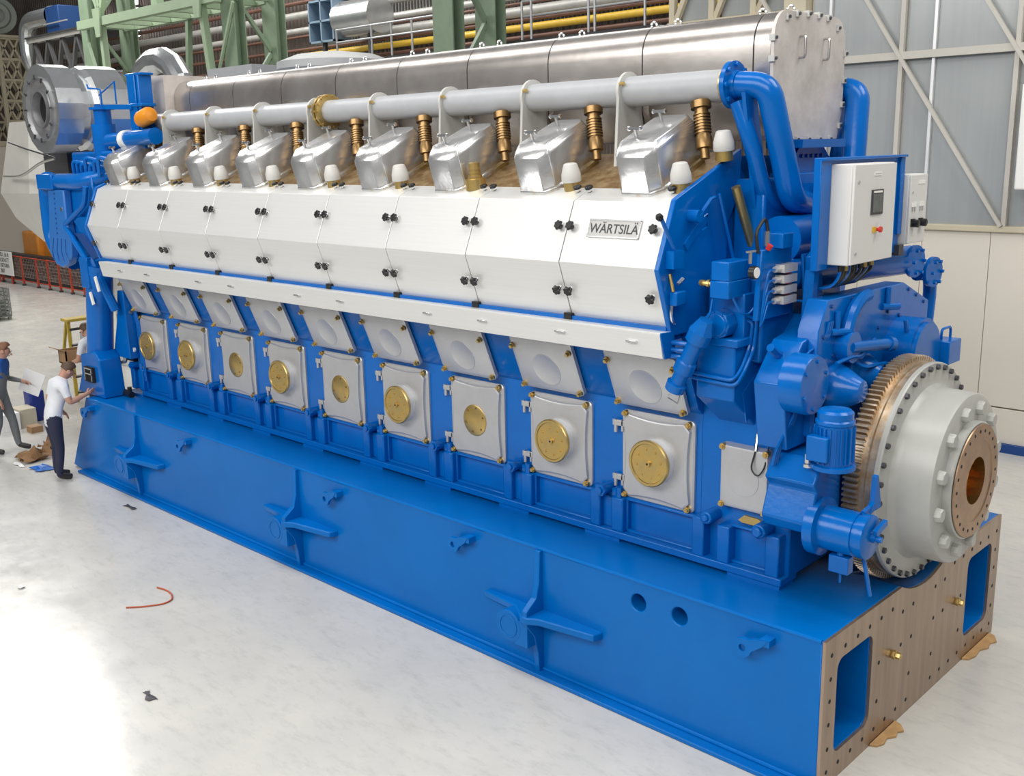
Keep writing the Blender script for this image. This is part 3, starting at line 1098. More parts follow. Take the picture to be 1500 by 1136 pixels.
m.lathe([(0, .145), (.03, .145), (.035, .12), (.30, .12), (.31, .128), (.33, .128), (.34, .118), (.385, .118), (.40, .10), (.405, .03)], (-.245, .47, 2.09), (0, 0, 1), 24)
for i in range(24):
    a = 2 * PI * i / 24
    if abs(math.sin(a * .5)) > .05:
        m.obox((-.245 + .126 * math.cos(a), .47 + .126 * math.sin(a), 2.26), .018, .006, .24, Matrix.Rotation(a, 3, 'Z'))
mo = m.build('electric_motor', BLUE, tg, smooth=30)
MB().box(-.36, -.21, .30, .37, 2.16, 2.33).build('motor_terminal_box', BLUE, tg, bev=.01)
MB().lathe([(0, .03), (.02, .03), (.03, .022), (.09, .022), (.10, .012)], (-.38, .38, 2.09), (0, 0, 1), 10).build('breather', CHROME, tg)
# three thin pipes running down the casing
for i in range(3):
    d = i * .028
    MB().tube(bend([(-.49, .80 + d, 3.0), (-.50, .78 + d, 2.88), (-.55, .62 + d, 2.80), (-.55, .44 + d, 2.66), (-.55, .50 + d, 2.42), (-.62, .38 + d, 2.16), (-.64, .38 + d, 2.05)], .05, 4), .010, 6).build('thin_pipe', BLUE, eng)
MB().prism([(.44, 2.15), (.36, 2.62), (.60, 2.88), (1.0, 2.95), (1.0, 2.15)], 'x', -.80, -.57).build('casing_web', BLUE, eng, bev=.01)

# small inspection cover left of the turning gear
m = MB()
SCX, SCZ = -.976, 1.83
f = lambda hx, hz, y, r: [(SCX + a, y, SCZ + c) for a, c in rrect(0, 0, hx, hz, r)]
m.loft([f(.205, .245, .63, .03), f(.205, .245, .60, .03), f(.19, .23, .565, .03), f(.175, .215, .56, .03)])
m.lathe([(0, .13), (.004, .13), (.006, .12)], (SCX, .56, SCZ), (0, -1, 0), 32)
ic = m.build('inspection_cover', DOOR, eng)
for a in (-.178, .178):
    for c in (-.22, .22):
        MB().cyl((SCX + a, .6, SCZ + c), (SCX + a, .552, SCZ + c), .024, seg=10).cyl((SCX + a, .552, SCZ + c), (SCX + a, .535, SCZ + c), .016, seg=6).build('bolt', BRASS, ic)

# filter box with hopper bottom, boxes and pumps stacked at the near corner
m = MB().prism([(.33, 2.87), (.33, 2.46), (.80, 2.09), (.88, 2.07), (.70, 2.87)], 'x', -1.24, -.93)
fbx = m.build('oil_filter_box', BLUE, eng, bev=.012)
MB().box(-1.27, -.90, .31, .72, 2.84, 2.90).build('filter_lid', BLUE, fbx, bev=.01)
MB().prism([(.44, 2.50), (.62, 2.62), (.66, 2.40), (.50, 2.28)], 'x', -.935, -.925).build('cover_panel', BLUE, fbx)
MB().tube(bend([(-1.32, .30, 2.60), (-.90, .30, 2.58), (-.88, .36, 2.66), (-.89, .50, 2.80), (-.88, .52, 3.02), (-.92, .45, 3.05)], .06, 4), .013, 6).build('filter_pipe', BLUE, fbx)
MB().tube(bend([(-1.32, .30, 2.635), (-.92, .30, 2.615), (-.90, .37, 2.69), (-.91, .48, 2.82), (-.90, .50, 3.0), (-.94, .45, 3.02)], .06, 4), .013, 6).build('filter_pipe', BLUE, fbx)
m = MB().box(-1.18, -.92, .42, .72, 2.88, 3.2)
m.cyl((-1.07, .42, 2.99), (-1.07, .30, 2.99), .105, seg=8)
m.cyl((-1.07, .31, 2.99), (-1.07, .29, 2.99), .085, seg=24)
m.build('booster_pump', BLUE, eng, bev=.01)
m = MB().box(-1.085, -.945, .25, .52, 3.30, 3.43).box(-1.09, -.94, .245, .525, 3.18, 3.30)
ub = m.build('actuator_box', BLUE, eng, bev=.008)
MB().lathe([(0, .02), (.03, .02), (.03, .028), (.05, .028), (.05, .02), (.08, .02), (.08, .026), (.11, .02)], (-1.09, .30, 3.27), (-1, -.05, .02), 10).build('plug', BRASS, ub)
p0, p1 = Vector((-1.10, .17, 2.96)), Vector((-1.31, .17, 2.53))
m = MB().lathe([(0, .085), (.08, .085), (.09, .06), (.24, .06), (.25, .075), (.33, .075), (.34, .055), (.42, .055), (.43, .075), (.49, .07)], p0, p1 - p0, 14)
m.lathe([(-.09, .05), (0, .09)], p0, p1 - p0, 8)
sc_ = m.build('rack_cylinder', BLUE, eng)
MB().tube([(-1.30, .14, 2.54), (-1.33, .12, 2.47), (-1.25, .12, 2.44), (-1.24, .14, 2.50)], .006, 5).build('split_pin', CHROME, sc_)
for z in (2.86, 2.81, 2.765):
    MB().cyl((-1.38, .15, z), (-1.17, .17, z), .018, seg=8).build('rack_rod', BLUE, sc_)
# lever and fittings on the hot box end wall
m = MB().cyl((-1.29, .13, 3.48), (-1.29, -.05, 3.74), .014, seg=8)
m.mat = 1
m.lathe([(0, .02), (.02, .028), (.04, .02)], (-1.29, -.05, 3.72), (0, -.6, .8), 10)
m.mat = 0
m.box(-1.335, -1.27, .08, .2, 3.38, 3.50)
m.build('stop_lever', [BLUE, BLACK], eng)
m = MB().cyl((-1.335, .36, 3.72), (-1.25, .36, 3.72), .045, seg=14).tube([(-1.26, .36, 3.72), (-1.26, .50, 3.83), (-1.26, .55, 3.84)], .012, 6)
m.tube([(-1.26, .38, 3.70), (-1.26, .46, 3.73), (-1.26, .46, 3.64), (-1.26, .40, 3.62)], .006, 5)
m.build('sensor_fitting', BLUE, eng)
MB().obox((-1.33, .42, 3.60), .012, .06, .30, Matrix.Rotation(math.radians(-52), 3, 'X')).build('rib_plate', BLUE, eng)
m = MB().cyl((-1.33, .12, 3.34), (-1.30, .12, 3.22), .012, seg=6)
m.mat = 1
m.cyl((-1.29, .16, 3.27), (-1.29, .22, 3.30), .014, seg=6)
m.build('small_cock', [BRASS, CHROME], eng)
m = MB().tube([(-1.32, .18 + .05 * math.cos(math.radians(a)), 3.08 + .09 * math.sin(math.radians(a))) for a in range(100, 261, 20)], .012, 6)
m.build('grab_ring', CHROME, eng)
MB().box(-1.335, -1.27, .12, .24, 3.12, 3.22).build('bracket_block', BLUE, eng, bev=.01)
MB().tube([(-1.27, .62, 3.86), (-1.24, .78, 3.38)], .012, 6).build('thin_pipe', BLUE, eng)

# solenoid valve rack
vp = MB().prism([(.42, 3.02), (.46, 3.50), (.86, 3.50), (.88, 3.02)], 'x', -.86, -.82).build('valve_plate', BLUE, eng, bev=.008)
for i in range(4):
    z = 3.36 - i * .072
    m = MB()
    m.box(-.82, -.75, .64, .82, z - .027, z + .027)
    m.mat = 1
    m.cyl((-.79, .66, z), (-.79, .58, z), .022, seg=8)
    m.mat = 2
    m.box(-.80, -.765, .70, .76, z - .036, z - .027)
    m.build('solenoid_valve', [VALVE, VALVE, RED], vp, bev=0)
MB().tube(bend([(-.84, .44, 3.48), (-.84, .40, 3.62), (-.84, .52, 3.72), (-.84, .56, 3.62)], .05, 4), .012, 6).build('hose', CABLE, vp)
m = MB().cyl((-.84, .55, 3.52), (-.84, .55, 3.62), .022, seg=10)
m.mat = 1
m.cyl((-.82, .53, 3.50), (-.80, .53, 3.53), .02, seg=8)
m.build('pressure_sensor', [CHROME, RED], vp)
MB().box(-.86, -.76, .62, .76, 3.50, 3.60).build('junction_box', BLUE, vp, bev=.005)
m = MB().cyl((-.84, .36, 3.36), (-.80, .36, 3.36), .045, seg=16)
m.mat = 1
m.cyl((-.80, .36, 3.36), (-.795, .36, 3.36), .036, seg=16)
m.build('pressure_gauge', [BLACK, LABEL], vp)
m = MB().tube([(-.84, .34, 3.42), (-.84, .34, 3.50)], .012, 6).bar((-.84, .30, 3.50), (-.84, .40, 3.50), .02, .012)
m.build('gauge_cock', STEELT, vp)
MB().prism([(.90, 2.95), (.90, 3.42), (.96, 3.46), (1.00, 3.40), (1.06, 3.0), (1.02, 2.9), (.80, 2.62), (.66, 2.62)], 'x', -.74, -.66).build('trough_bracket', BLUE, eng, bev=.01)
MB().tube(bend([(-.70, .40, 2.86), (-.70, .52, 2.78), (-.70, .72, 2.80), (-.70, .92, 3.02)], .1, 5), .03, 10).build('curved_pipe', BLUE, eng)
MB().box(-1.30, -.86, .55, 1.0, 2.7, 3.30).build('pump_bracket', BLUE, eng, bev=.02)

# middle of the vee at the drive end
MB().box(-1.36, -1.10, .95, 2.20, 2.95, 3.95).build('end_bulkhead', BLUE, eng, bev=.02)
MB().prism([(1.30, 3.94), (1.30, 4.06), (1.42, 4.16), (1.80, 4.16), (1.92, 4.06), (1.92, 3.94)], 'x', -1.14, -1.10).build('exhaust_support_plate', BLUE, eng)
MB().box(-1.30, -1.0, 1.28, 1.95, 4.16, 4.22).build('exhaust_support_beam', BLUE, eng)
MB().box(-1.3, -1.05, 1.35, 1.95, 3.78, 3.98).build('support_block', BLUE, eng, bev=.01)
MB().cyl((-1.0, 1.0, 3.52), (-1.0, 2.3, 3.50), .17, seg=24).build('cooling_water_header', BLUE, eng)
MB().cyl((-1.05, 1.72, 3.2), (-1.05, 1.72, 3.85), .12, seg=20).cyl((-1.05, 1.72, 3.85), (-1.05, 1.72, 3.9), .16, seg=20).build('vent_pipe', BLUE, eng)
MB().cyl((-1.25, .80, 3.90), (-1.20, 1.03, 3.36), .035, seg=12).build('push_rod_tube', BRASS, eng)
m = MB().cyl((-.92, 1.28, 3.44), (-.92, 1.42, 3.44), .022, seg=8).tube(bend([(-.92, 1.42, 3.44), (-.92, 1.56, 3.44), (-.92, 1.57, 3.25), (-.92, 1.45, 3.15)], .05, 4), .01, 6)
m.build('sensor_cable', CABLE, eng)

# control cabinets on the blue mounting frame
fr = MB().box(-.63, -.60, .80, 2.08, 3.36, 4.08).box(-.64, -.585, .78, .93, 3.34, 4.085).box(-.64, -.56, .78, 2.09, 4.075, 4.095).box(-.64, -.58, 2.02, 2.09, 3.5, 4.09)
mf = fr.build('cabinet_frame', BLUE, eng, bev=.005)
MB().bar((-.66, .86, 3.34), (-.68, .86, 2.95), .07, .07).build('frame_leg', BLUE, mf)
cab = MB().box(-.60, -.44, .935, 1.59, 3.37, 4.05).build('control_cabinet', CABW, eng, bev=.008)
MB().box(-.44, -.422, .94, 1.585, 3.375, 4.045).build('cabinet_door', CABW, cab, bev=.005)
m = MB().box(-.422, -.414, 1.20, 1.375, 3.70, 3.87)
m.mat = 1
m.box(-.4145, -.412, 1.215, 1.36, 3.715, 3.84)
m.mat = 2
m.box(-.4145, -.4125, 1.22, 1.355, 3.848, 3.862)
m.build('display', [DARKST, SCREEN, LABEL], cab)
m = MB().box(-.422, -.418, 1.23, 1.34, 3.965, 3.99)
m.mat = 1
for j in range(9):
    m.box(-.418, -.4175, 1.238 + j * .0108, 1.246 + j * .0108, 3.974, 3.981)
m.build('label_strip', [LABEL, GREYP], cab)
m = MB().box(-.422, -.416, 1.24, 1.29, 3.575, 3.615)
m.mat = 1
m.lathe([(0, .012), (.02, .012), (.02, .022), (.035, .02)], (-.418, 1.305, 3.595), (1, 0, 0), 12)
m.build('emergency_stop', [YELLOW, RED], cab)
for z in (3.93, 3.45):
    MB().cyl((-.422, 1.0, z), (-.415, 1.0, z), .011, seg=8).build('door_lock', GREYP, cab)
cab2 = MB().box(-.66, -.55, 2.10, 2.42, 3.42, 3.945).build('switch_box', CABW, eng, bev=.006)
MB().box(-.55, -.535, 2.105, 2.415, 3.425, 3.94).build('switch_box_door', CABW, cab2, bev=.004)
MB().box(-.535, -.531, 2.24, 2.36, 3.87, 3.895).build('label_strip', LABEL, cab2)
for y in (2.17, 2.31):
    m = MB().box(-.535, -.532, y - .03, y + .06, 3.70, 3.735)
    m.mat = 1
    m.box(-.532, -.528, y - .02, y - .008, 3.665, 3.70)
    m.box(-.532, -.528, y + .022, y + .034, 3.665, 3.70)
    m.build('rating_label', [LABEL, GREYP], cab2)
    MB().box(-.535, -.52, y - .03, y + .03, 3.55, 3.61).lathe([(0, .03), (.03, .03), (.035, .022)], (-.52, y + .012, 3.575), (1, 0, 0), 14).build('rotary_switch', BLACK, cab2)
MB().cyl((-.535, 2.15, 3.81), (-.53, 2.15, 3.81), .009, seg=8).build('door_lock', GREYP, cab2)
MB().box(-.64, -.56, 2.02, 2.10, 3.34, 3.42).build('gland_plate', DARKST, cab2)
random.seed(5)
for i in range(15):
    y = .98 + i * .035
    q = random.uniform(-.02, .02)
    MB().tube(bend([(-.52 + q, y, 3.37), (-.52 + q, y, 3.30), (-.55, y - .03 - .01 * i, 3.22), (-.75, y - .05, 3.18)], .05, 3), .011, 6).build('cable', CABLE if i % 3 else BLUE, mf)
    if i % 2 == 0:
        MB().cyl((-.52 + q, y, 3.372), (-.52 + q, y, 3.325), .017, seg=8).build('cable_gland', BRASS if i % 4 else BLACK, mf)
# small fittings of the drive end
m = MB().cyl((-.90, .62, 2.20), (-.88, .56, 2.06), .012, seg=8)
m.build('drain_sensor', CHROME, fbx)
MB().tube(bend([(-.88, .56, 2.07), (-.90, .53, 1.93), (-.84, .53, 1.88), (-.80, .55, 1.95), (-.80, .62, 2.16)], .05, 4), .006, 6).build('sensor_wire', CABLE, fbx)
for i in range(7):
    y = 1.38 + .075 * i
    z = 4.10 - (.05 if i in (0, 6) else 0)
    MB().cyl((-1.10, y, z), (-1.085, y, z), .016, seg=6).build('support_bolt', BLUE_DARK, eng)
for (cx, cy, cz, rr) in ((-.605, 2.50, 3.25, .10), (-.565, 2.78, 3.14, .095)):
    for i in range(6):
        a = i * PI / 3
        MB().cyl((cx, cy + rr * math.cos(a), cz + rr * math.sin(a)), (cx + .025, cy + rr * math.cos(a), cz + rr * math.sin(a)), .014, seg=6).build('flange_bolt', BLUE, eng)
for i in range(4):
    z = 3.36 - i * .072
    MB().tube(bend([(-.79, .58, z), (-.79, .50, z), (-.80, .47, z - .12), (-.82, .46, 2.98)], .03, 3), .007, 5).build('air_line', BLUE, vp)
for i in range(3):
    MB().tube(bend([(-.76, .90 + .03 * i, 3.44), (-.74, .92 + .03 * i, 3.1), (-.72, .86 + .03 * i, 2.95), (-.60, .90 + .03 * i, 2.9)], .08, 4), .012, 6).build('thin_pipe', BLUE, eng)
MB().tube(bend([(-.80, .86, 3.12), (-.66, .92, 3.10), (-.56, 1.05, 3.10), (-.52, 1.10, 3.05)], .06, 4), .009, 6).build('thin_pipe', BLUE, eng)
MB().tube(bend([(-1.08, .27, 3.18), (-1.08, .24, 3.06), (-1.14, .20, 2.98), (-1.16, .20, 2.90)], .04, 3), .008, 6).build('thin_pipe', BLUE, eng)
MB().tube(bend([(-.95, .30, 3.2), (-.90, .34, 3.08), (-.90, .44, 3.06), (-.86, .46, 3.12)], .04, 3), .008, 6).build('thin_pipe', BLUE, eng)
for i in range(8):
    a = i * PI / 4 + .2
    MB().cyl((-1.07 + .088 * math.cos(a), .305, 2.99 + .088 * math.sin(a)), (-1.07 + .088 * math.cos(a), .292, 2.99 + .088 * math.sin(a)), .009, seg=6).build('pump_bolt', BLUE, eng)
MB().tube(bend([(-.42, .80, 2.72), (-.40, 1.0, 2.74), (-.40, 1.12, 2.72), (-.38, 1.3, 2.82)], .05, 4), .014, 6).build('oil_line', BLUE, eng)
MB().tube(bend([(-.45, 1.12, 2.68), (-.38, 1.15, 2.64), (-.36, 1.5, 2.62), (-.36, 1.52, 2.45)], .05, 4), .014, 6).build('oil_line', BLUE, eng)
MB().box(-.56, -.44, 1.08, 1.24, 2.54, 2.68).build('oil_block', BLUE, eng, bev=.01)
for y in (.62, .70):
    MB().lathe([(0, .022), (.02, .022), (.025, .012)], (-.36, y - .14, 2.118), (0, 0, 1), 6).build('gearbox_screw', CHROME, tg)

# ------------------------------------------------------------------ turbocharger end
SX, SY, SZ = -11.72, .30, 4.85
m = MB()
N = 18


def drum(m, y0, y1, r0, r1=None, n=N, rot=0.1):
    r1 = r0 if r1 is None else r1
    m.loft([[(SX + r * math.cos(2 * PI * i / n + rot), y, SZ + r * math.sin(2 * PI * i / n + rot)) for i in range(n)] for y, r in ((y0, r0), (y1, r1))])


rg = lambda r, y, n=N: [(SX + r * math.cos(2 * PI * i / n + .1), y, SZ + r * math.sin(2 * PI * i / n + .1)) for i in range(n)]
m.loft([rg(.40, SY + .02), rg(.40, SY), rg(.58, SY), rg(.58, SY + .34), rg(.50, SY + .34), rg(.50, SY + .50)], cap=False)
m.loft([rg(.50, SY + .46), rg(.56, SY + .50), rg(.58, SY + .56), rg(.58, SY + 1.0), rg(.50, SY + 1.02)])
sil = m.build('intake_silencer', GALV, eng, smooth=0, label='faceted galvanised turbocharger intake silencer')
m = MB()
m.lathe([(0.0, .42), (-.03, .42), (-.03, .40), (.02, .38), (.05, .30), (.02, .25), (-.02, .245), (-.02, .225), (.08, .207)], (SX, SY, SZ), (0, 1, 0), 32, cap=False)
m.mat = 1
m.lathe([(.08, .205), (.56, .17), (.56, .001)], (SX, SY, SZ), (0, 1, 0), 32, cap=False)  # bore coloured dark, the shade inside it put into the material
m.build('intake_cone', [mat('dull_grey_casting', (.30, .30, .31), .38, .6, .25, 6), DARKST], sil)
for i in range(12):
    a = 2 * PI * i / 12
    MB().bar((SX + .38 * math.cos(a), SY - .035, SZ + .38 * math.sin(a)), (SX + .44 * math.cos(a), SY - .035, SZ + .44 * math.sin(a)), .02, .02).build('clamp', BOLTD, sil)
m = MB().box(-11.15, -10.8, .75, 1.1, 4.02, 4.45)
m.build('silencer_foot', GREYP, eng)

# insulated turbine casing standing out behind
c0 = [(-14.0, .75), (-13.3, .75), (-12.7, 1.1), (-12.5, 1.6), (-13.0, 2.2), (-14.0, 2.2)]
c1 = [(-14.3, .60), (-13.2, .60), (-12.4, 1.0), (-12.2, 1.6), (-12.8, 2.4), (-14.2, 2.4)]
c2 = [(-14.2, .75), (-13.4, .75), (-12.8, 1.1), (-12.6, 1.6), (-13.0, 2.2), (-14.0, 2.2)]
c3 = [(-13.6, .9), (-13.4, .9), (-13.2, 1.2), (-13.1, 1.5), (-13.3, 1.9), (-13.6, 1.9)]
m = MB().loft([[(x, y, z) for x, y in c] for c, z in ((c3, 2.95), (c2, 3.3), (c1, 3.7), (c0, 4.75))])
m.build('turbine_casing', mat('pale_insulation_sheet', (.50, .49, .45), .5, .1, .1, 2), eng, smooth=0)
m = MB().box(-12.9, -12.1, .75, 2.2, 3.45, 4.3)
m.build('turbine_foot', DARKST, eng)
MB().tube(bend([(-13.6, .55, 4.45), (-12.9, .5, 4.35), (-12.0, .5, 4.22), (-11.9, .5, 4.2)], .2, 4), .012, 6).build('sensor_cable', CABLE, eng)
MB().tube(bend([(-13.8, .5, 3.95), (-13.0, .45, 3.95), (-12.3, .45, 4.15), (-11.8, .45, 4.2)], .3, 4), .02, 6).build('steel_hose', STEELT, eng)

# charge air cooler housing and its face plate
m = MB().box(-11.45, -10.30, .24, 2.9, 2.85, 3.98)
m.build('charge_air_cooler', BLUE, eng, bev=.02)
pl = [(-11.40, 3.80), (-10.92, 3.80), (-10.94, 3.40), (-10.88, 3.10), (-10.90, 2.93), (-11.03, 2.82), (-11.22, 2.77), (-11.40, 2.80), (-11.54, 2.92), (-11.57, 3.02), (-11.53, 3.20), (-11.46, 3.45)]
cpl = MB().prism(pl, 'y', .13, .24).build('cooler_end_cover', mat('light_blue_paint', (.025, .16, .50), .35, 0, .08, 3), eng, bev=.02)
cbolt = None
for i in range(9):
    p = (-11.20 - .006 * i, .128, 3.75 - .065 * i)
    if cbolt is None:
        cbolt = MB().cyl((0, .006, 0), (0, -.004, 0), .014, seg=8).build('cover_bolt', BLUE_DARK, cpl)
        cbolt.location = p
    else:
        dup_local(cbolt, p, cpl)
for i in range(4):
    x = -11.48 + i * .14
    MB().tube([(x + .06 + .02 * (2 - i), .128, 3.16), (x + .02, .128, 2.98), (x + .03 + .02 * i, .128, 2.86)], .007, 5).build('cover_rib', BLUE_DARK, cpl)
MB().lathe([(0, .03), (.006, .03)], (-11.03, .13, 3.55), (0, -1, 0), 16).build('badge', CHROME, cpl)
MB().tube(bend([(-11.62, .28, 3.95), (-11.74, .28, 3.80), (-11.76, .28, 3.15), (-11.55, .28, 2.92), (-11.2, .3, 2.85)], .22, 6), .125, 16).build('air_duct', BLUE, eng)
MB().box(-11.66, -11.18, .10, .34, 3.80, 4.0).build('cooler_bracket', BLUE, eng, bev=.015)
MB().tube(bend([(-11.18, .22, 3.90), (-10.55, .22, 3.90), (-10.2, .45, 3.98), (-10.0, .8, 4.1)], .3, 6), [.11] * 2 + [.11] * 14, 14).build('air_pipe', BLUE, eng)
MB().tube(bend([(-10.3, .16, 3.85), (-10.40, .16, 3.62), (-11.02, .14, 3.34), (-10.45, .14, 2.90), (-10.42, .14, 2.72)], .08, 5), .035, 10).build('drain_pipe', BLUE, eng)
MB().prism([(-10.86, 3.46), (-10.12, 3.46), (-10.10, 3.38), (-9.98, 2.93), (-10.3, 2.90)], 'y', .17, .34).build('cooler_side_bracket', BLUE, eng, bev=.012)
MB().prism([(-10.75, 3.25), (-10.50, 3.25), (-10.12, 2.98), (-10.30, 2.93)], 'y', .145, .175).build('bracket_plate', BLUE_DARK, eng)
random.seed(9)
for i in range(7):
    x = -10.9 + .12 * i
    z = 4.02 + random.uniform(0, .1)
    MB().tube(bend([(x, .3, 3.98), (x + .03, .28, z + .1), (x + .25, .4, z + .05), (x + .3, .6, z)], .06, 4), .025, 8).build('lube_pipe', BLUE, eng)
MB().box(-11.4, -10.2, .5, 2.6, 3.98, 4.28).build('turbocharger_bracket', BLUE, eng, bev=.03)
MB().cyl((-10.6, .62, 4.2), (-10.6, .62, 4.62), .15, seg=20).cyl((-10.6, .62, 4.62), (-10.6, .62, 4.82), .11, seg=20).cyl((-10.6, .62, 4.80), (-10.6, .62, 4.83), .16, seg=20).build('bypass_valve', BLUE, eng)
m = MB().bar((-10.72, .6, 4.84), (-9.75, .62, 4.80), .05, .06)
m.tube(bend([(-10.5, .58, 4.84), (-10.5, .58, 5.05), (-10.85, .58, 5.08), (-10.86, .58, 5.13)], .04, 4), .013, 6)
m.tube([(-10.55, .58, 4.98), (-10.1, .58, 5.12), (-10.1, .58, 4.85)], .01, 6)
m.build('linkage_bar', BLUE, eng)
m = MB().box(-9.86, -9.66, .62, .80, 4.30, 5.18).box(-9.62, -9.56, .62, .8, 4.3, 5.18).box(-9.9, -9.5, .62, .8, 5.17, 5.2)
m.box(-9.95, -9.5, .6, .8, 4.80, 4.84)
m.build('exhaust_bellows_frame', BLUE, eng, bev=.01)
MB().box(-10.3, -9.55, .95, 2.3, 4.3, 5.18).build('exhaust_outlet_duct', STAIN_M, eng)
m = MB().cyl((-10.4, .60, 4.40), (-9.25, .62, 4.44), .10, seg=18)
m.build('bypass_pipe', BLUE, eng)
MB().cyl((-10.02, .61, 4.41), (-9.90, .61, 4.416), .118, seg=18).build('pipe_clamp', LABEL, eng)
m = MB().lathe([(0, .03), (.02, .085), (.07, .105), (.24, .105), (.29, .085), (.31, .03)], (-9.62, .62, 4.63), (1, .05, .25), 14)
m.build('wrapped_actuator', ORANGE, eng, label='part wrapped in orange plastic')
MB().bar((-9.6, .7, 4.66), (-9.45, .78, 4.5), .05, .05).build('actuator_arm', BLUE, eng)

# slanting support column and small gear at the far corner
MB().tube([(-10.80, .30, 1.30), (-10.43, .28, 2.85)], .17, 24).build('support_column', BLUE, eng)
MB().prism([(-11.15, 1.085), (-10.98, 1.35), (-10.95, 1.62), (-10.55, 1.70), (-10.40, 1.60), (-10.35, 1.085)], 'y', .12, .42).build('column_foot', BLUE, eng, bev=.015)
MB().prism([(-10.60, 1.60), (-10.38, 2.15), (-10.30, 2.5), (-10.15, 2.5), (-10.12, 1.60)], 'y', .42, .55).build('column_gusset', BLUE, eng, bev=.01)
m = MB().box(-10.62, -10.40, .10, .30, 2.55, 2.95)
m.tube([(-10.45, .2, 2.95), (-10.30, .26, 2.55), (-10.22, .34, 2.25)], .06, 10)
m.build('column_head', BLUE, eng, bev=.01)
m = MB().obox((-10.42, .13, 2.42), .05, .02, .17, Matrix.Rotation(math.radians(-22), 3, 'Y'))
m.obox((-10.22, .13, 2.62), .05, .02, .2, Matrix.Rotation(math.radians(-22), 3, 'Y'))
m.build('type_label', LABEL, eng)
MB().tube(bend([(-10.12, .50, 2.22), (-10.42, .46, 2.17), (-10.41, .46, 2.08), (-10.35, .46, 1.54), (-10.50, .46, 1.50), (-10.82, .42, 1.24), (-10.80, .42, 1.09)], .04, 4), .026, 10).build('drain_tube', STEELT, eng)
m = MB().box(-10.42, -10.2, .5, .62, 1.55, 2.12)
m.mat = 1
m.box(-10.44, -10.40, .49, .5, 1.92, 2.0)
m.build('pump_controller', [BLACK, YELLOW], eng)
MB().lathe([(0, .03), (.03, .03)], (-10.13, .5, 1.72), (0, -1, 0), 12).build('plastic_plug', LABEL, eng)
m = MB().box(-10.80, -10.55, .08, .12, 1.28, 1.48)
m.mat = 1
m.box(-10.78, -10.57, .07, .081, 1.385, 1.40)
m.box(-10.78, -10.765, .07, .081, 1.30, 1.46)
m.box(-10.585, -10.57, .07, .081, 1.30, 1.46)
m.box(-10.78, -10.57, .07, .081, 1.455, 1.47)
m.build('sight_glass', [HOLE, CHROME], eng)
MB().cyl((-10.4, .42, 1.12), (-10.15, .40, 1.12), .045, seg=12).cyl((-10.2, .4, 1.1), (-10.2, .4, 1.22), .03, seg=8).build('drain_cock', BLACK, eng)
for i in range(5):
    x = -10.14 + .035 * i
    MB().tube(bend([(x, .56, 1.3), (x - .04, .56, 1.7), (x - .06, .56, 2.1), (x - .1, .5, 2.4)], .1, 4), .014, 6).build('thin_pipe', BLUE, eng)
MB().prism([(.62, 1.14), (.62, 2.25), (.4, 2.8), (.3, 2.95), (2.8, 2.95), (2.5, 1.14)], 'x', -10.3, -10.07).build('free_end_housing', BLUE, eng)

# ------------------------------------------------------------------ hall walls and steelwork
def corrugated():
    m = mat('corrugated_cladding', (.20, .16, .135), .5, .25, .5, .5, var=(.085, .07, .06))
    nt = m.node_tree
    b = nt.nodes['Principled BSDF']
    tc = nt.nodes.new('ShaderNodeTexCoord')
    w = nt.nodes.new('ShaderNodeTexWave')
    w.wave_type = 'BANDS'
    w.bands_direction = 'X'
    w.inputs['Scale'].default_value = 1.6
    nt.links.new(tc.outputs['Object'], w.inputs['Vector'])
    bp = nt.nodes.new('ShaderNodeBump')
    bp.inputs['Strength'].default_value = 0.9
    bp.inputs['Distance'].default_value = 0.08
    nt.links.new(w.outputs['Fac'], bp.inputs['Height'])
    nt.links.new(bp.outputs[0], b.inputs['Normal'])
    return m


CORR = corrugated()
wb = MB().box(-62, 1.5, 14.0, 14.2, 0, 13).build('wall_back', CORR, kind='structure')
MB().box(-62.2, -62, -30, 14.2, 0, 22).build('wall_left', mat('dim_end_wall', (.30, .31, .29), .6, 0, .3, .3), kind='structure')
# light cladding band of the upper back wall, in sheets
CLAD = mat('pale_ribbed_sheet', (.34, .33, .31), .5, .2, .2, .6)
BROWN = mat('rust_brown_pipe', (.16, .075, .05), .5, .1, .3, 2)
m = MB()
rib0 = None
for i in range(150):
    x = -24 + i * .125
    if rib0 is None:
        rib0 = MB().prism([(-.028, 13.9), (-.018, 13.86), (.018, 13.86), (.028, 13.9), (.028, 14.0), (-.028, 14.0)], 'z', 7.05, 9.6).build('wall_rib', CLAD, wb)
        rib0.location = (x, 0, 0)
    else:
        dup_local(rib0, (x, 0, 0), wb)
for i, (z, r, mt, x0, x1) in enumerate(((8.15, .11, PIPEW, -40, -6), (7.72, .09, PIPEW, -40, -6), (7.36, .13, PIPEW, -21, -6), (7.0, .085, YELLOW, -24, -5), (6.78, .05, BROWN, -30, -5), (6.6, .07, PIPEW, -34, -5), (7.18, .05, BROWN, -40, -5), (6.35, .10, CREAM, -34, -14), (7.55, .04, BROWN, -40, -5), (8.5, .06, BROWN, -40, -5), (8.9, .07, BROWN, -40, -5))):
    p = MB().cyl((x0, 13.3, z), (x1, 13.3, z), r, seg=12).build('wall_pipe', mt, wb)

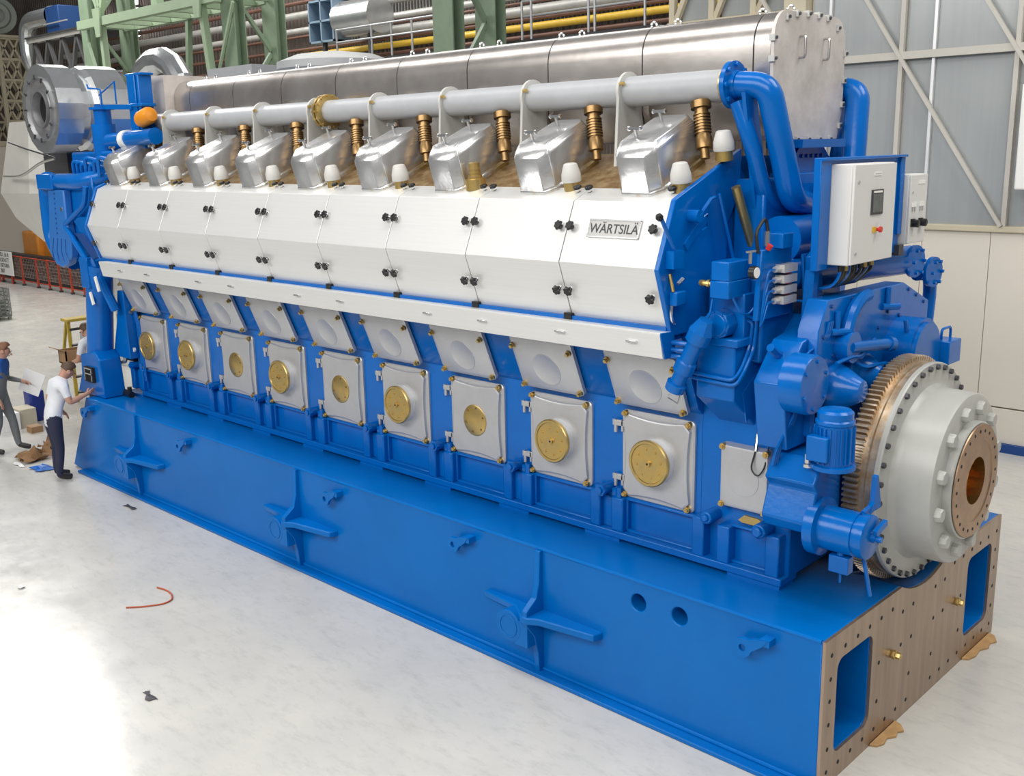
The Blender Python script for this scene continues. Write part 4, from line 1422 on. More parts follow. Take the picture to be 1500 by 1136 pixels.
# green steel columns: two posts with lattice
def column(x, y0=8.5, gap=1.15):
    rt = bpy.data.objects.new('trim_column', None)
    rt['kind'] = 'structure'
    rt.location = (x, y0, 0)
    COL.objects.link(rt)
    bpy.context.view_layer.update()
    for y in (y0, y0 + gap):
        MB().box(x - .28, x + .28, y - .03, y - .005, 0, 10.5).box(x - .28, x + .28, y + .255, y + .28, 0, 10.5).box(x - .02, x + .02, y - .005, y + .255, 0, 10.5).build('column_post', GREEN, rt)
    z = .4
    k = 0
    while z < 9.5:
        a, c = (y0 + .2, y0 + gap)
        if k % 2:
            a, c = c, a
        MB().bar((x, a, z), (x, c, z + 1.25), .09, .09).build('lattice_bar', GREEN, rt)
        if k % 2 == 0:
            MB().box(x - .05, x + .05, y0 + .2, y0 + gap, z - .05, z + .06).build('lattice_bar', GREEN, rt)
        z += 1.25
        k += 1
    return rt


for i, x in enumerate((-12.55, -20.1, -27.65)):
    c = column(x)
    c.name = 'trim_%d' % (i + 1)
# green girder between the far columns with hangers
g = bpy.data.objects.new('trim_5', None)
g['kind'] = 'structure'
g.location = (-24, 8.5, 7.9)
COL.objects.link(g)
bpy.context.view_layer.update()
LG = mat('light_green_paint', (.33, .43, .29), .5, 0, .1, 2)
MB().box(-27.6, -20.2, 8.2, 8.4, 7.75, 7.98).build('girder_chord', LG, g)
MB().box(-27.6, -20.2, 9.6, 9.8, 7.8, 7.98).build('girder_chord', LG, g)
for i in range(7):
    x = -27 + i * 1.05
    MB().box(x - .08, x + .08, 8.3, 9.7, 7.8, 7.93).build('cross_beam', LG, g)
for x in (-26.25, -20.95):
    MB().bar((x, 8.3, 7.9), (x + (.1 if x < -25 else .35), 8.3, 5.2), .16, .16).build('hanger', LG, g)
    for dx in (-.75, 0, .75):
        MB().bar((x, 8.3, 8.05), (x + dx, 8.3, 9.4), .13, .13).build('girder_diagonal', LG, g)
    MB().prism([(x - .22, 8.2), (x + .22, 8.2), (x + .13, 7.45), (x - .13, 7.45)], 'y', 8.15, 8.2).build('gusset', LG, g)
MB().bar((-27.4, 8.4, 7.4), (-26.6, 8.4, 5.6), .07, .07).build('stay', LG, g)
MB().bar((-19.7, 8.4, 7.7), (-20.6, 8.4, 6.1), .06, .06).build('stay', LG, g)
MB().box(-23.4, -23.1, 8.3, 8.5, 7.98, 9.8).build('hanger', LG, g)
MB().bar((-24.0, 9.7, 8.0), (-24.3, 9.7, 6.0), .14, .14).build('hanger', GREEN, g)
# dark crane girder further left
g = bpy.data.objects.new('trim_6', None)
g['kind'] = 'structure'
g.location = (-33, 8.5, 7)
COL.objects.link(g)
bpy.context.view_layer.update()
DG = mat('grey_truss_paint', (.12, .12, .125), .5, .2, .2, 3)
MB().box(-31.8, -28, 8.45, 8.65, 7.72, 7.86).build('truss_chord', PIPEW, g)
MB().box(-31.8, -28, 8.4, 10.4, 7.86, 7.9).build('girder_deck', DARKST, g)
MB().box(-31.8, -28, 8.45, 8.65, 6.62, 6.74).build('truss_chord', PIPEW, g)
for i in range(4):
    x = -31.9 + i
    MB().bar((x, 8.55, 6.7), (x + .5, 8.55, 7.75), .10, .10).build('truss_web', DG, g)
    MB().bar((x + .5, 8.55, 7.75), (x + 1.0, 8.55, 6.7), .10, .10).build('truss_web', DG, g)

# right-hand wall: beige panels below, translucent panes between cream bars above
YW = 8.7
POLY = mat('translucent_polycarbonate', (.38, .40, .40), .16, 0, .10, .8, .06, 40, stretch=(6, 1, .15), spec=.6)
wr = MB().box(-5.0, 16, YW + .12, YW + .25, 0, 9.5).build('wall_right', BEIGE, kind='structure')
MB().box(-5.0, 16, YW - .03, YW + .12, 0, .12).build('floor_strip', BLUE_DARK, wr)
pn = None
for i in range(22):
    x = -4.98 + i * .92
    if pn is None:
        pn = MB().box(.004, .916, YW + .02, YW + .12, .62, 2.98).build('wall_panel', BEIGE, wr, bev=.006)
        pk = MB().box(.004, .916, YW + .02, YW + .12, .12, .60).build('kick_panel', BEIGE, wr, bev=.006)
        pn.location = pk.location = (x, 0, 0)
    else:
        dup_local(pn, (x, 0, 0), wr)
        dup_local(pk, (x, 0, 0), wr)
MB().box(-5.0, 16, YW - .04, YW + .12, 2.98, 3.06).build('sill_bar', CREAM, wr, bev=.01)
FRB = mat('cream_frame_bar', (.56, .53, .47), .5, 0, .05, 2)
MB().box(-5.0, 16, YW - .05, YW + .04, 5.27, 5.37).build('frame_bar', FRB, wr)
MB().box(-5.0, 16, YW - .05, YW + .04, 8.2, 8.3).build('frame_bar', FRB, wr)
for i in range(13):
    x = -5.1 + i * 1.52
    if x > -5:
        MB().box(x - .03, x + .03, YW - .03, YW + .03, 3.06, 8.2).build('frame_bar', FRB, wr)
    MB().bar((x, YW - .05, 5.3), (x + 1.5, YW - .05, 3.06), .05, .05, (0, 1, 0)).build('diagonal_bar', FRB, wr)
    MB().bar((x, YW - .05, 5.3), (x - 1.9, YW - .05, 8.2), .05, .05, (0, 1, 0)).build('diagonal_bar', FRB, wr)
    MB().box(x + .42, x + .46, YW + .0, YW + .05, 3.06, 8.2).build('pane_joint', ALU, wr)
    for z0, z1 in ((3.06, 5.27), (5.37, 8.2)):
        MB().box(max(x, -4.99) + .035, x + 1.485, YW + .06, YW + .1, z0, z1).build('pane', POLY, wr)
MB().box(-5.35, -5.0, YW - .1, YW + .35, 0, 9.5).build('trim_7', CREAM, kind='structure')
# cream lattice girder at the corner
g = bpy.data.objects.new('trim_8', None)
g['kind'] = 'structure'
g.location = (-6, 8.9, 6)
COL.objects.link(g)
bpy.context.view_layer.update()
MB().box(-7.6, -5.3, 8.85, 9.05, 5.98, 6.12).build('girder_chord', CREAM, g)
MB().box(-7.6, -5.3, 8.85, 9.05, 7.5, 7.64).build('girder_chord', CREAM, g)
for x in (-7.55, -6.8, -6.05, -5.4):
    MB().box(x - .05, x + .05, 8.9, 9.0, 6.1, 7.5).build('girder_post', CREAM, g)
    MB().bar((x + .05, 8.95, 6.12), (x + .7, 8.95, 7.5), .08, .08).build('girder_diagonal', CREAM, g)
for x in (-7.45, -6.7, -5.95):
    MB().box(x, x + .6, 9.06, 9.1, 6.15, 7.5).build('girder_panel', POLY, g)
MB().box(-7.5, -7.3, 8.8, 9.1, 0, 6.0).build('girder_leg', CREAM, g)
MB().box(-5.3, -5.15, 8.8, 9.1, 0, 6.0).build('girder_leg', CREAM, g)
# catwalk with handrail
g = bpy.data.objects.new('trim_9', None)
g['kind'] = 'structure'
g.location = (-14, 10, 6.2)
COL.objects.link(g)
bpy.context.view_layer.update()
MB().box(-19, -8.5, 9.95, 11.0, 6.15, 6.28).build('catwalk_deck', DARKST, g)
for x in (-18.5, -8.8):
    MB().box(x - .08, x + .08, 10.8, 11.0, 0, 6.15).build('catwalk_leg', GREEN, g)
RAIL = mat('grey_handrail', (.45, .46, .47), .4, .3)
for x in (-17.9, -16.6, -15.9, -15.2, -14.3, -11.9, -11.65, -10.2, -10.05, -8.9):
    MB().cyl((x, 10, 6.28), (x, 10, 7.0), .025, seg=8).build('rail_post', RAIL, g)
for a, c in ((-17.9, -14.3), (-11.9, -8.9)):
    for z in (7.0, 6.72):
        MB().cyl((a, 10, z), (c, 10, z), .022, seg=8).build('rail_bar', RAIL, g)

# ------------------------------------------------------------------ things in the hall behind
# square blue intake with a silver drum
t = thing('ventilation_intake', 'square blue ventilation intake with silver drum high on the back wall', 'ventilation unit', (-20.8, 12.4, 7.1))
BIN = mat('dull_blue_sheet', (.06, .13, .22), .5, .2, .2, 3)
m = MB()
x0, x1, z0, z1, yb = -21.75, -20.65, 7.1, 8.2, 12.0
for (a, b_, c, d) in ((x0, x1, z0, z0 + .05), (x0, x1, z1 - .05, z1), (x0, x0 + .05, z0, z1), (x1 - .05, x1, z0, z1), ((x0 + x1) / 2 - .025, (x0 + x1) / 2 + .025, z0, z1), (x0, x1, (z0 + z1) / 2 - .025, (z0 + z1) / 2 + .025)):
    m.box(a, b_, yb, yb + .6, c, d)
m.build('intake_grid', mat('pale_blue_edge', (.25, .35, .45), .4, .3), t)
MB().box(x0 + .02, x1 - .02, yb + .45, yb + .6, z0 + .02, z1 - .02).build('intake_back', BIN, t)
MB().cyl((-20.65, 12.35, 7.65), (-19.1, 12.35, 7.65), .46, seg=24).build('drum', GALV, t)
MB().box(-21.3, -21.2, 12.1, 12.2, 0, 7.1).build('stand_leg', DARKST, t)
MB().box(-19.6, -19.5, 12.3, 12.4, 0, 7.3).build('stand_leg', DARKST, t)
# grey tank behind the engine
t = thing('grey_tank', 'grey round-topped tank standing behind the engine', 'tank', (-10.2, 4.1, 0))
MB().lathe([(0, .82), (5.36, .82), (5.40, .86), (5.50, .86), (5.60, .6), (5.66, .1)], (-10.2, 4.1, 0), (0, 0, 1), 40).build('shell', mat('grey_tank_paint', (.42, .43, .43), .45, 0, .08, 2), t)
MB().box(-10.6, -10.35, 3.22, 3.28, 4.9, 5.2).build('hatch', GREYP, t)
# arched silver duct
t = thing('exhaust_duct', 'segmented silver exhaust duct arching over behind the turbocharger', 'duct', (-15.6, 4.0, 0))
pts = [(-17.6, 4.0, 0.0), (-17.5, 4.0, 4.2), (-16.6, 4.0, 5.2), (-15.75, 4.0, 5.78), (-15.45, 4.0, 5.88), (-15.1, 4.0, 5.88), (-14.8, 4.0, 5.76), (-14.55, 4.0, 5.5), (-14.45, 4.0, 5.2), (-14.45, 4.0, 0)]
MB().tube(pts, .22, 14).build('duct_pipe', GALV, t, smooth=20)
for p in pts[2:9]:
    pass
MB().box(-14.0, -12.6, 4.2, 5.6, 0, 5.65).build('duct_plenum', GREYP, t)
# left: vertical duct, blue box, round fan, lattice tower on the test cell
t = thing('wall_duct', 'silver bent duct rising to a blue box on the crane girder', 'duct', (-33.7, 9.3, 6.7))
MB().tube(bend([(-33.75, 13.9, 6.95), (-33.75, 9.3, 6.95), (-33.75, 9.3, 8.62), (-31.7, 9.3, 8.62)], .7, 6), .27, 16).build('duct_pipe', GALV, t, smooth=20)
t = thing('fan_box', 'blue box-shaped fan unit standing on the crane girder', 'fan', (-31.2, 9.5, 7.9))
MB().box(-31.7, -30.75, 9.1, 9.9, 7.9, 8.85).build('fan_casing', mat('deep_blue_paint', (.02, .07, .22), .4, 0, .1, 3), t, bev=.02)
MB().cyl((-31.82, 9.35, 8.62), (-31.7, 9.35, 8.62), .31, seg=20).build('fan_collar', GALV, t)
MB().box(-31.7, -30.0, 9.0, 9.04, 8.3, 8.34).build('guard_rail', RAIL, t)
t = thing('round_fan', 'round grey-green fan housing on top of the cream lattice tower', 'fan', (-43.8, 12.4, 9.2))
m = MB().lathe([(0, .72), (.15, .72), (.16, .52), (.3, .48), (.3, .3), (.05, .28), (.05, 0)], (-43.8, 12.35, 10.0), (.87, -.5, 0), 28)
m.build('fan_housing', mat('grey_green_paint', (.30, .34, .29), .5, 0, .1, 3), t)
MB().box(-43.95, -43.75, 12.3, 12.5, 9.2, 9.5).build('fan_post', GREEN, t)
t = thing('test_cell', 'beige windowless test cell building at the far end of the hall', 'building', (-50, 14, 0))
MB().box(-60, -43, 3.0, 13.8, 0, 4.75).build('cell_wall', BEIGE, t)
MB().box(-60.1, -42.9, 2.9, 13.9, 4.75, 4.95).build('cell_roof', CREAM, t)
t = thing('lattice_tower', 'cream lattice tower standing on the test cell roof', 'tower', (-44, 12.9, 4.95))
TY = (12.0, 13.25)
for x in (-43.3, -44.6):
    for y in TY:
        MB().box(x - .07, x + .07, y - .07, y + .07, 4.95, 9.1).build('tower_post', CREAM, t)
    for k in range(5):
        z = 4.95 + k * .83
        MB().box(x - .05, x + .05, TY[0], TY[1], z + .76, z + .86).build('tower_rail', CREAM, t)
        for j in range(3):
            y = TY[0] + j * .4167
            MB().bar((x, y, z), (x, y + .4167, z + .83), .07, .07).build('tower_brace', CREAM, t)
            MB().bar((x, y + .4167, z), (x, y, z + .83), .07, .07).build('tower_brace', CREAM, t)
MB().box(-44.8, -43.1, 11.4, 13.7, 9.1, 9.2).build('tower_top', CREAM, t)
# glowing tubes added for the small daylight openings in the dark cladding
OPENING_GLOW = bpy.data.materials.new('opening_glow')
OPENING_GLOW.use_nodes = True
e_ = OPENING_GLOW.node_tree.nodes['Principled BSDF']
e_.inputs['Emission Color'].default_value = (1, .98, .94, 1)
e_.inputs['Emission Strength'].default_value = 6
# nine glowing tubes on the back wall left of the second column, four by the blue box
for (x, z) in ((-37.45, 9.5), (-37.51, 8.95), (-37.03, 8.92), (-36.11, 8.85), (-35.12, 8.72), (-34.7, 8.88), (-34.67, 8.5), (-34.58, 9.6), (-34.5, 9.2), (-39.7, 9.1), (-39.1, 9.3)):
    l = MB().lathe([(0, .05), (.02, .08), (.26, .08), (.28, .05)], (x, 13.7, z), (0, 0, 1), 10).build('wall_opening', OPENING_GLOW)
    tag(l, 'small glowing tube standing in for a daylight opening in the dark wall behind the green girder', 'opening', 'daylight openings behind the green girder')
    MB().box(x - .02, x + .02, 13.7, 14.0, z + .30, z + .36).build('tube_arm', DARKST, l)

# red barrier fence along the test bay
t = thing('barrier_fence', 'red tubular barrier fence with mesh panels at the test bay', 'fence', (-33, 8.13, 0))
FX = [-37.6, -36.5, -35.4, -34.5, -33.6, -32.4, -31.5, -30.65, -29.8, -28.9, -28.0]
MESH = mat('rusty_mesh', (.25, .14, .11), .6, .2, .5, 10, var=(.42, .36, .32))
for i, x in enumerate(FX):
    MB().box(x - .028, x + .028, 8.10, 8.16, 0, 1.0).build('fence_post', REDP, t)
    MB().box(x - .05, x + .05, 8.08, 8.18, 0, .06).build('post_foot', DARKST, t)
for z in (.97, .17):
    MB().cyl((FX[0], 8.13, z), (FX[-1], 8.13, z), .018, seg=8).build('fence_rail', REDP, t)
for i in range(len(FX) - 1):
    m = MB()
    a, c = FX[i] + .05, FX[i + 1] - .05
    for k in range(9):
        x = a + (c - a) * k / 8
        m.box(x - .006, x + .006, 8.125, 8.135, .3, .93)
    for k in range(7):
        z = .3 + k * .105
        m.box(a, c, 8.125, 8.135, z - .006, z + .006)
    m.build('mesh_panel', MESH, t, smooth=0)
sg = thing('notice_board', 'white notice board with grey lettering on the red fence', 'sign', (-34.7, 8.0, .3))
MB().box(-35.9, -34.1, 8.0, 8.03, .3, 1.12).build('board', LABEL, sg)
Mt = Matrix(((1, 0, 0, -35.0), (0, 0, -1, 7.995), (0, 1, 0, .72), (0, 0, 0, 1)))
text_mesh('lettering', 'TEST CELL 26 B\nIS A PRODUCT\nOF A RETURN\n2007', .2, Mt, DARKST, sg, .002)
for x in (-35.5, -34.4):
    MB().box(x - .03, x + .03, 8.035, 8.07, 0, 1.1).build('board_post', REDP, sg)
# rails and pallets behind the fence, orange lift truck
for i, (y, z) in enumerate(((9.2, .35), (9.7, .62), (8.75, .15))):
    b_ = MB().box(-42.5, -27, y - .15, y + .15, z, z + .12).box(-42.5, -27, y - .05, y + .05, 0, z).build('steel_rail', DARKST)
    tag(b_, ('dark low steel rail beam nearest the red fence', 'dark steel rail beam behind the lower rails', 'dark lowest steel rail right behind the fence mesh')[i], 'rail', 'rail beams behind the red fence')
t = thing('lift_truck', 'orange lift truck with black seat behind the red fence', 'forklift', (-37.30, 10.6, 0))
OP = mat('orange_machine_paint', (.75, .27, .03), .45, 0, .15, 4)
MB().box(-38.20, -36.80, 10.0, 11.2, .5, 1.55).build('body', OP, t, bev=.08)
MB().box(-36.80, -35.90, 10.2, 11.1, .5, 1.2).build('counterweight', OP, t, bev=.08)
m = MB().box(-36.90, -36.30, 10.3, 10.9, 1.5, 1.65)
m.prism([(-37.30, 2.5), (-37.15, 2.55), (-36.65, 1.65), (-36.95, 1.6)], 'y', 10.3, 10.9)
m.build('seat', BLACK, t, bev=.03)
for x in (-37.80, -36.90):
    MB().box(x - .05, x + .05, 10.4, 10.5, 1.5, 3.5).build('mast_post', DARKST, t)
for x in (-37.90, -36.20):
    for y in (10.0, 11.2):
        MB().cyl((x, y - .1, .35), (x, y + .1, .35), .35, seg=18).build('wheel', BLACK, t)
m = MB()
fr = thing('guard_rail', 'thin red guard rail beside the orange lift truck', 'railing', (-40, 11.7, 0))
for x in (-41.5, -39.2):
    MB().cyl((x, 11.7, 0), (x, 11.7, 1.9), .04, seg=8).build('post', REDP, fr)
MB().cyl((-41.5, 11.7, 1.9), (-36.9, 11.7, 1.9), .035, seg=8).build('rail', REDP, fr)
MB().cyl((-37.0, 11.7, 0), (-37.0, 11.7, 1.9), .04, seg=8).build('post', REDP, fr)
# wire basket at the frame's edge
t = thing('wire_basket', 'grey wire mesh basket standing on the open floor', 'basket', (-26.4, 4.4, 0))
WIRE = mat('grey_wire', (.28, .29, .27), .5, .5, .3, 8)
MB().box(-27.0, -26.1, 3.6, 4.85, .08, .12).build('tray', WIRE, t)
m = MB()
for k in range(10):
    q = k / 9
    m.box(-27.0 + .9 * q - .01, -27.0 + .9 * q + .01, 3.6, 3.62, .1, .85)
    m.box(-27.0 + .9 * q - .01, -27.0 + .9 * q + .01, 4.83, 4.85, .1, .85)
    m.box(-26.12, -26.1, 3.6 + 1.25 * q - .01, 3.6 + 1.25 * q + .01, .1, .85)
    m.box(-27.0, -26.98, 3.6 + 1.25 * q - .01, 3.6 + 1.25 * q + .01, .1, .85)
for k in range(8):
    z = .12 + k * .1
    for (a, b_, c, d) in ((-27, -26.1, 3.6, 3.62), (-27, -26.1, 4.83, 4.85), (-27, -26.98, 3.6, 4.85), (-26.12, -26.1, 3.6, 4.85)):
        m.box(a, b_, c, d, z - .01, z + .01)
m.build('mesh_sides', WIRE, t, smooth=0)
MB().box(-26.9, -26.2, 3.7, 4.75, .12, .55).build('basket_load', mat('dull_grey_load', (.22, .23, .21), .6, 0, .4, 6), t)
for x in (-26.95, -26.15):
    for y in (3.65, 4.8):
        MB().box(x - .04, x + .04, y - .04, y + .04, 0, .1).build('foot', WIRE, t)
wb_ = MB().box(-1.86, -1.5, YW - .35, YW - .06, 3.55, 4.85).box(-1.82, -1.5, YW - .3, YW - .06, 4.85, 5.0).build('wall_unit', LABEL, bev=.02)
tag(wb_, 'tall white cabinet fixed to the translucent wall', 'cabinet')

# ------------------------------------------------------------------ people
SKIN = mat('skin', (.50, .27, .19), .5, 0, .06, 8)
WSHIRT = mat('white_cotton', (.72, .74, .78), .75, 0, .06, 10, .3, 14)
NAVY = mat('navy_trousers', (.018, .022, .055), .75, 0, .15, 10, .3, 12)
GREYW = mat('grey_work_overall', (.17, .18, .185), .75, 0, .12, 10, .3, 12)
WBLUE = mat('blue_work_yoke', (.01, .10, .38), .7, 0, .1, 8)
SHOE = mat('dark_shoe_leather', (.025, .02, .02), .5)
HAIR1 = mat('brown_hair', (.10, .055, .03), .6, 0, .3, 40)
HAIR2 = mat('ginger_hair', (.22, .10, .05), .6, 0, .3, 40)
EYE = mat('eye_dark', (.03, .02, .02), .3)
PAPER = mat('white_paper', (.80, .80, .79), .6)


def person(label, loc, yaw, J, mats, hair, group=None):
    """J: joints in metres in the figure's own frame (x forward, y left, z up)"""
    root = thing('person', label, 'person', loc, group)
    R = Matrix.Rotation(yaw, 3, 'Z')
    P = {k: Vector(v) for k, v in J.items()}
    verts, edges, rad, idx = [], [], [], {}

    def V(name, p, r, par=None):
        idx[name] = len(verts)
        verts.append(Vector(loc) + R @ Vector(p))
        rad.append(r if isinstance(r, tuple) else (r, r))
        if par is not None:
            edges.append((idx[par], idx[name]))

    V('pelvis', P['pelvis'], (.15, .125))
    V('waist', P['pelvis'].lerp(P['chest'], .45), (.145, .115), 'pelvis')
    V('chest', P['chest'], (.175, .125), 'waist')
    V('upchest', P['chest'].lerp(P['neck'], .6), (.15, .105), 'chest')
    V('neck', P['neck'], (.058, .06), 'upchest')
    hd = (P['head'] - P['neck'])
    V('jaw', P['neck'] + hd * .42, (.066, .078), 'neck')
    V('head', P['neck'] + hd * .85, (.082, .098), 'jaw')
    V('crown', P['neck'] + hd * 1.22, (.055, .068), 'head')
    for s, q in (('l', 1), ('r', -1)):
        sh, el, wr_ = P['sh' + s], P['el' + s], P['wr' + s]
        V('sh' + s, sh, .068, 'upchest')
        V('ua' + s, sh.lerp(el, .5), .056, 'sh' + s)
        V('el' + s, el, .044, 'ua' + s)
        V('fa' + s, el.lerp(wr_, .4), .042, 'el' + s)
        V('wr' + s, wr_, .028, 'fa' + s)
        d = (wr_ - el).normalized()
        side = d.cross(Vector((1, 0, 0.2))).normalized()
        V('palm' + s, wr_ + d * .055, (.036, .022), 'wr' + s)
        nrm = d.cross(side).normalized()
        for i, (o, L) in enumerate(((-.027, .066), (-.009, .078), (.010, .073), (.027, .056))):
            b0 = wr_ + d * .085 + side * o
            V('f%d%s' % (i, s), b0, .0105, 'palm' + s)
            V('g%d%s' % (i, s), b0 + d * L * .55 + nrm * .008, .009, 'f%d%s' % (i, s))
            V('h%d%s' % (i, s), b0 + d * L * .95 + nrm * .026, .0075, 'g%d%s' % (i, s))
        V('t0' + s, wr_ + d * .045 - side * .04 + nrm * .01, .012, 'palm' + s)
        V('t1' + s, wr_ + d * .085 - side * .056 + nrm * .022, .0095, 't0' + s)
        hp, kn, an = P['hp' + s], P['kn' + s], P['an' + s]
        V('hp' + s, hp, .098, 'pelvis')
        V('th' + s, hp.lerp(kn, .45), .085, 'hp' + s)
        V('kn' + s, kn, .064, 'th' + s)
        V('ca' + s, kn.lerp(an, .4), .062, 'kn' + s)
        V('an' + s, an, .044, 'ca' + s)
        tz = Vector((J['toe' + s])) if ('toe' + s) in J else an + Vector((.17, 0, -.045))
        V('ba' + s, an.lerp(tz, .55) + Vector((0, 0, -.005)), (.047, .038), 'an' + s)
        V('toe' + s, tz, (.040, .028), 'ba' + s)
    me = bpy.data.meshes.new('body')
    me.from_pydata(verts, edges, [])
    o = bpy.data.objects.new('body', me)
    COL.objects.link(o)
    sk = o.modifiers.new('skin', 'SKIN')
    sk.use_smooth_shade = True
    sub = o.modifiers.new('sub', 'SUBSURF')
    sub.levels = sub.render_levels = 3
    for i, r in enumerate(rad):
        o.data.skin_vertices[0].data[i].radius = r
    o.data.skin_vertices[0].data[0].use_root = True
    dg = bpy.context.evaluated_depsgraph_get()
    dg.update()
    bm_ = bpy.data.meshes.new_from_object(o.evaluated_get(dg))
    bpy.data.objects.remove(o)
    # clothes by the nearest bone
    shirt, yoke, trous, sleeve_end = mats['shirt'], mats.get('yoke'), mats['trousers'], mats.get('sleeve', 'short')
    mlist = [SKIN, shirt, trous, SHOE, yoke or shirt]
    for q in mlist:
        bm_.materials.append(q)
    segs = []
    names = {v: k for k, v in idx.items()}
    for a, b_ in edges:
        na, nb = names[a], names[b_]
        key = nb
        k = 0
        if key in ('waist', 'chest', 'pelvis'):
            k = 1
        elif key == 'upchest':
            k = 4
        elif key[:2] in ('sh',):
            k = 4
        elif key[:2] == 'ua':
            k = 4 if sleeve_end == 'long' else 1
        elif key[:2] in ('el', 'fa', 'wr'):
            k = 1 if sleeve_end == 'long' else 0
        elif key[:2] in ('hp', 'th', 'kn', 'ca', 'an'):
            k = 2
        elif key[:2] in ('ba', 'to'):
            k = 3
        segs.append((verts[a], verts[b_], k, (sum(rad[a]) / 2, sum(rad[b_]) / 2), nb))
    for p in bm_.polygons:
        c = Vector(p.center)
        best, bk_ = 1e9, 0
        for a, b_, k, rr_, nb in segs:
            ab = b_ - a
            t_ = max(0, min(1, (c - a).dot(ab) / max(ab.length_squared, 1e-9)))
            d_ = (c - (a + ab * t_)).length / (rr_[0] + (rr_[1] - rr_[0]) * t_)
            if nb == 'neck' and t_ < .8:
                k = 4
            if nb[:2] == 'el' and sleeve_end != 'long' and t_ < .35:
                k = 1
            if d_ < best:
                best, bk_ = d_, k
        p.material_index = bk_
        p.use_smooth = True
    body = bpy.data.objects.new('body', bm_)
    COL.objects.link(body)
    body.parent = root
    body.location = -root.location
    # head details
    hc = Vector(loc) + R @ (P['neck'] + hd * .85)
    up = (R @ hd).normalized()
    fw_ = R @ (Vector(J.get('look', (1, 0, 0))).normalized())
    fw_ = (fw_ - up * fw_.dot(up)).normalized()
    sd = up.cross(fw_).normalized()
    m = MB()
    n, rr = 16, 8
    rings = []
    for j in range(rr + 1):
        th = math.radians(4 + 100 * j / rr)
        ring = []
        for i in range(n):
            ph = 2 * PI * i / n
            front = max(0, math.cos(ph))
            cut_ = th if th < math.radians(42) else th - (th - math.radians(42)) * min(1, front * 1.5)
            q = fw_ * ((1 - .13 * front) * math.cos(ph) * math.sin(cut_) * .103 - .012) + sd * (math.sin(ph) * math.sin(cut_) * .090) + up * (math.cos(cut_) * .112 + .012)
            ring.append(hc + q)
        rings.append(ring)
    m.loft(rings)
    m.build('hair', hair, root, smooth=60)
    m = MB()
    m.lathe([(0, .012), (.02, .016), (.04, .008)], hc + fw_ * .088 - up * .012, fw_ - up * .6, 8)
    m.build('nose', SKIN, root)
    for s in (-1, 1):
        MB().lathe([(0, .012), (.006, .008)], hc + fw_ * .088 + sd * .034 * s + up * .016, fw_, 8).build('eye', EYE, root)
        MB().lathe([(-.012, .02), (0, .03), (.012, .02)], hc + sd * .088 * s - up * .01, sd, 10).build('ear', SKIN, root)
    MB().bar(hc + fw_ * .087 - up * .055 - sd * .024, hc + fw_ * .087 - up * .055 + sd * .024, .01, .008, up).build('mouth', mat('lips', (.36, .14, .11), .5), root)
    return root


# man leaning on the base frame
person('man in white t-shirt and navy trousers leaning on the base frame', (-10.82, -.37, 0), math.radians(84), dict(
    pelvis=(-.04, 0, .86), chest=(.05, 0, 1.15), neck=(.15, 0, 1.37), head=(.25, -.02, 1.475), look=(1, -.2, -.7),
    shl=(.09, .20, 1.30), ell=(.02, .27, 1.04), wrl=(.16, .26, .88),
    shr=(.09, -.20, 1.30), elr=(.14, -.25, 1.08), wrr=(.36, -.20, 1.14),
    hpl=(-.04, .09, .82), knl=(.0, .10, .46), anl=(-.03, .11, .085), hpr=(-.04, -.09, .82), knr=(-.01, -.09, .46), anr=(-.06, -.09, .085)),
    dict(shirt=WSHIRT, trousers=NAVY), HAIR1)
# man in grey overalls walking with papers
person('man in grey overalls with blue shoulders carrying white papers', (-12.76, -.42, 0), math.radians(48), dict(
    pelvis=(.04, 0, .90), chest=(.10, 0, 1.20), neck=(.16, 0, 1.42), head=(.23, 0, 1.56), look=(1, 0.1, -.25),
    shl=(.10, .20, 1.35), ell=(.10, .25, 1.08), wrl=(.34, .18, 1.04),
    shr=(.10, -.20, 1.35), elr=(.02, -.26, 1.08), wrr=(.14, -.24, .86),
    hpl=(.04, .09, .86), knl=(.16, .10, .50), anl=(.20, .12, .10), hpr=(.04, -.09, .86), knr=(.04, -.09, .48), anr=(-.10, -.09, .085)),
    dict(shirt=GREYW, trousers=GREYW, yoke=WBLUE, sleeve='long'), HAIR2)
pp = MB().obox((-12.62, .07, 1.0), .30, .012, .34, Matrix.Rotation(math.radians(48), 3, 'Z') @ Matrix.Rotation(math.radians(25), 3, 'Y')).build('paper_sheaf', PAPER)
tag(pp, 'white sheets of paper in the hand of the man in grey overalls', 'papers')
# third man half hidden behind the support column
person('man in white shirt holding a carton behind the support column', (-13.57, 1.46, 0), math.radians(200), dict(
    pelvis=(0, 0, .86), chest=(.02, 0, 1.16), neck=(.06, 0, 1.38), head=(.14, 0, 1.50), look=(1, 0, -.5),
    shl=(.02, .20, 1.31), ell=(.08, .26, 1.03), wrl=(.30, .16, .98),
    shr=(.02, -.20, 1.31), elr=(.08, -.26, 1.03), wrr=(.30, -.16, .98),
    hpl=(0, .09, .82), knl=(.02, .10, .46), anl=(0, .10, .085), hpr=(0, -.09, .82), knr=(.02, -.10, .46), anr=(-.03, -.10, .085)),
    dict(shirt=WSHIRT, trousers=NAVY), HAIR1)

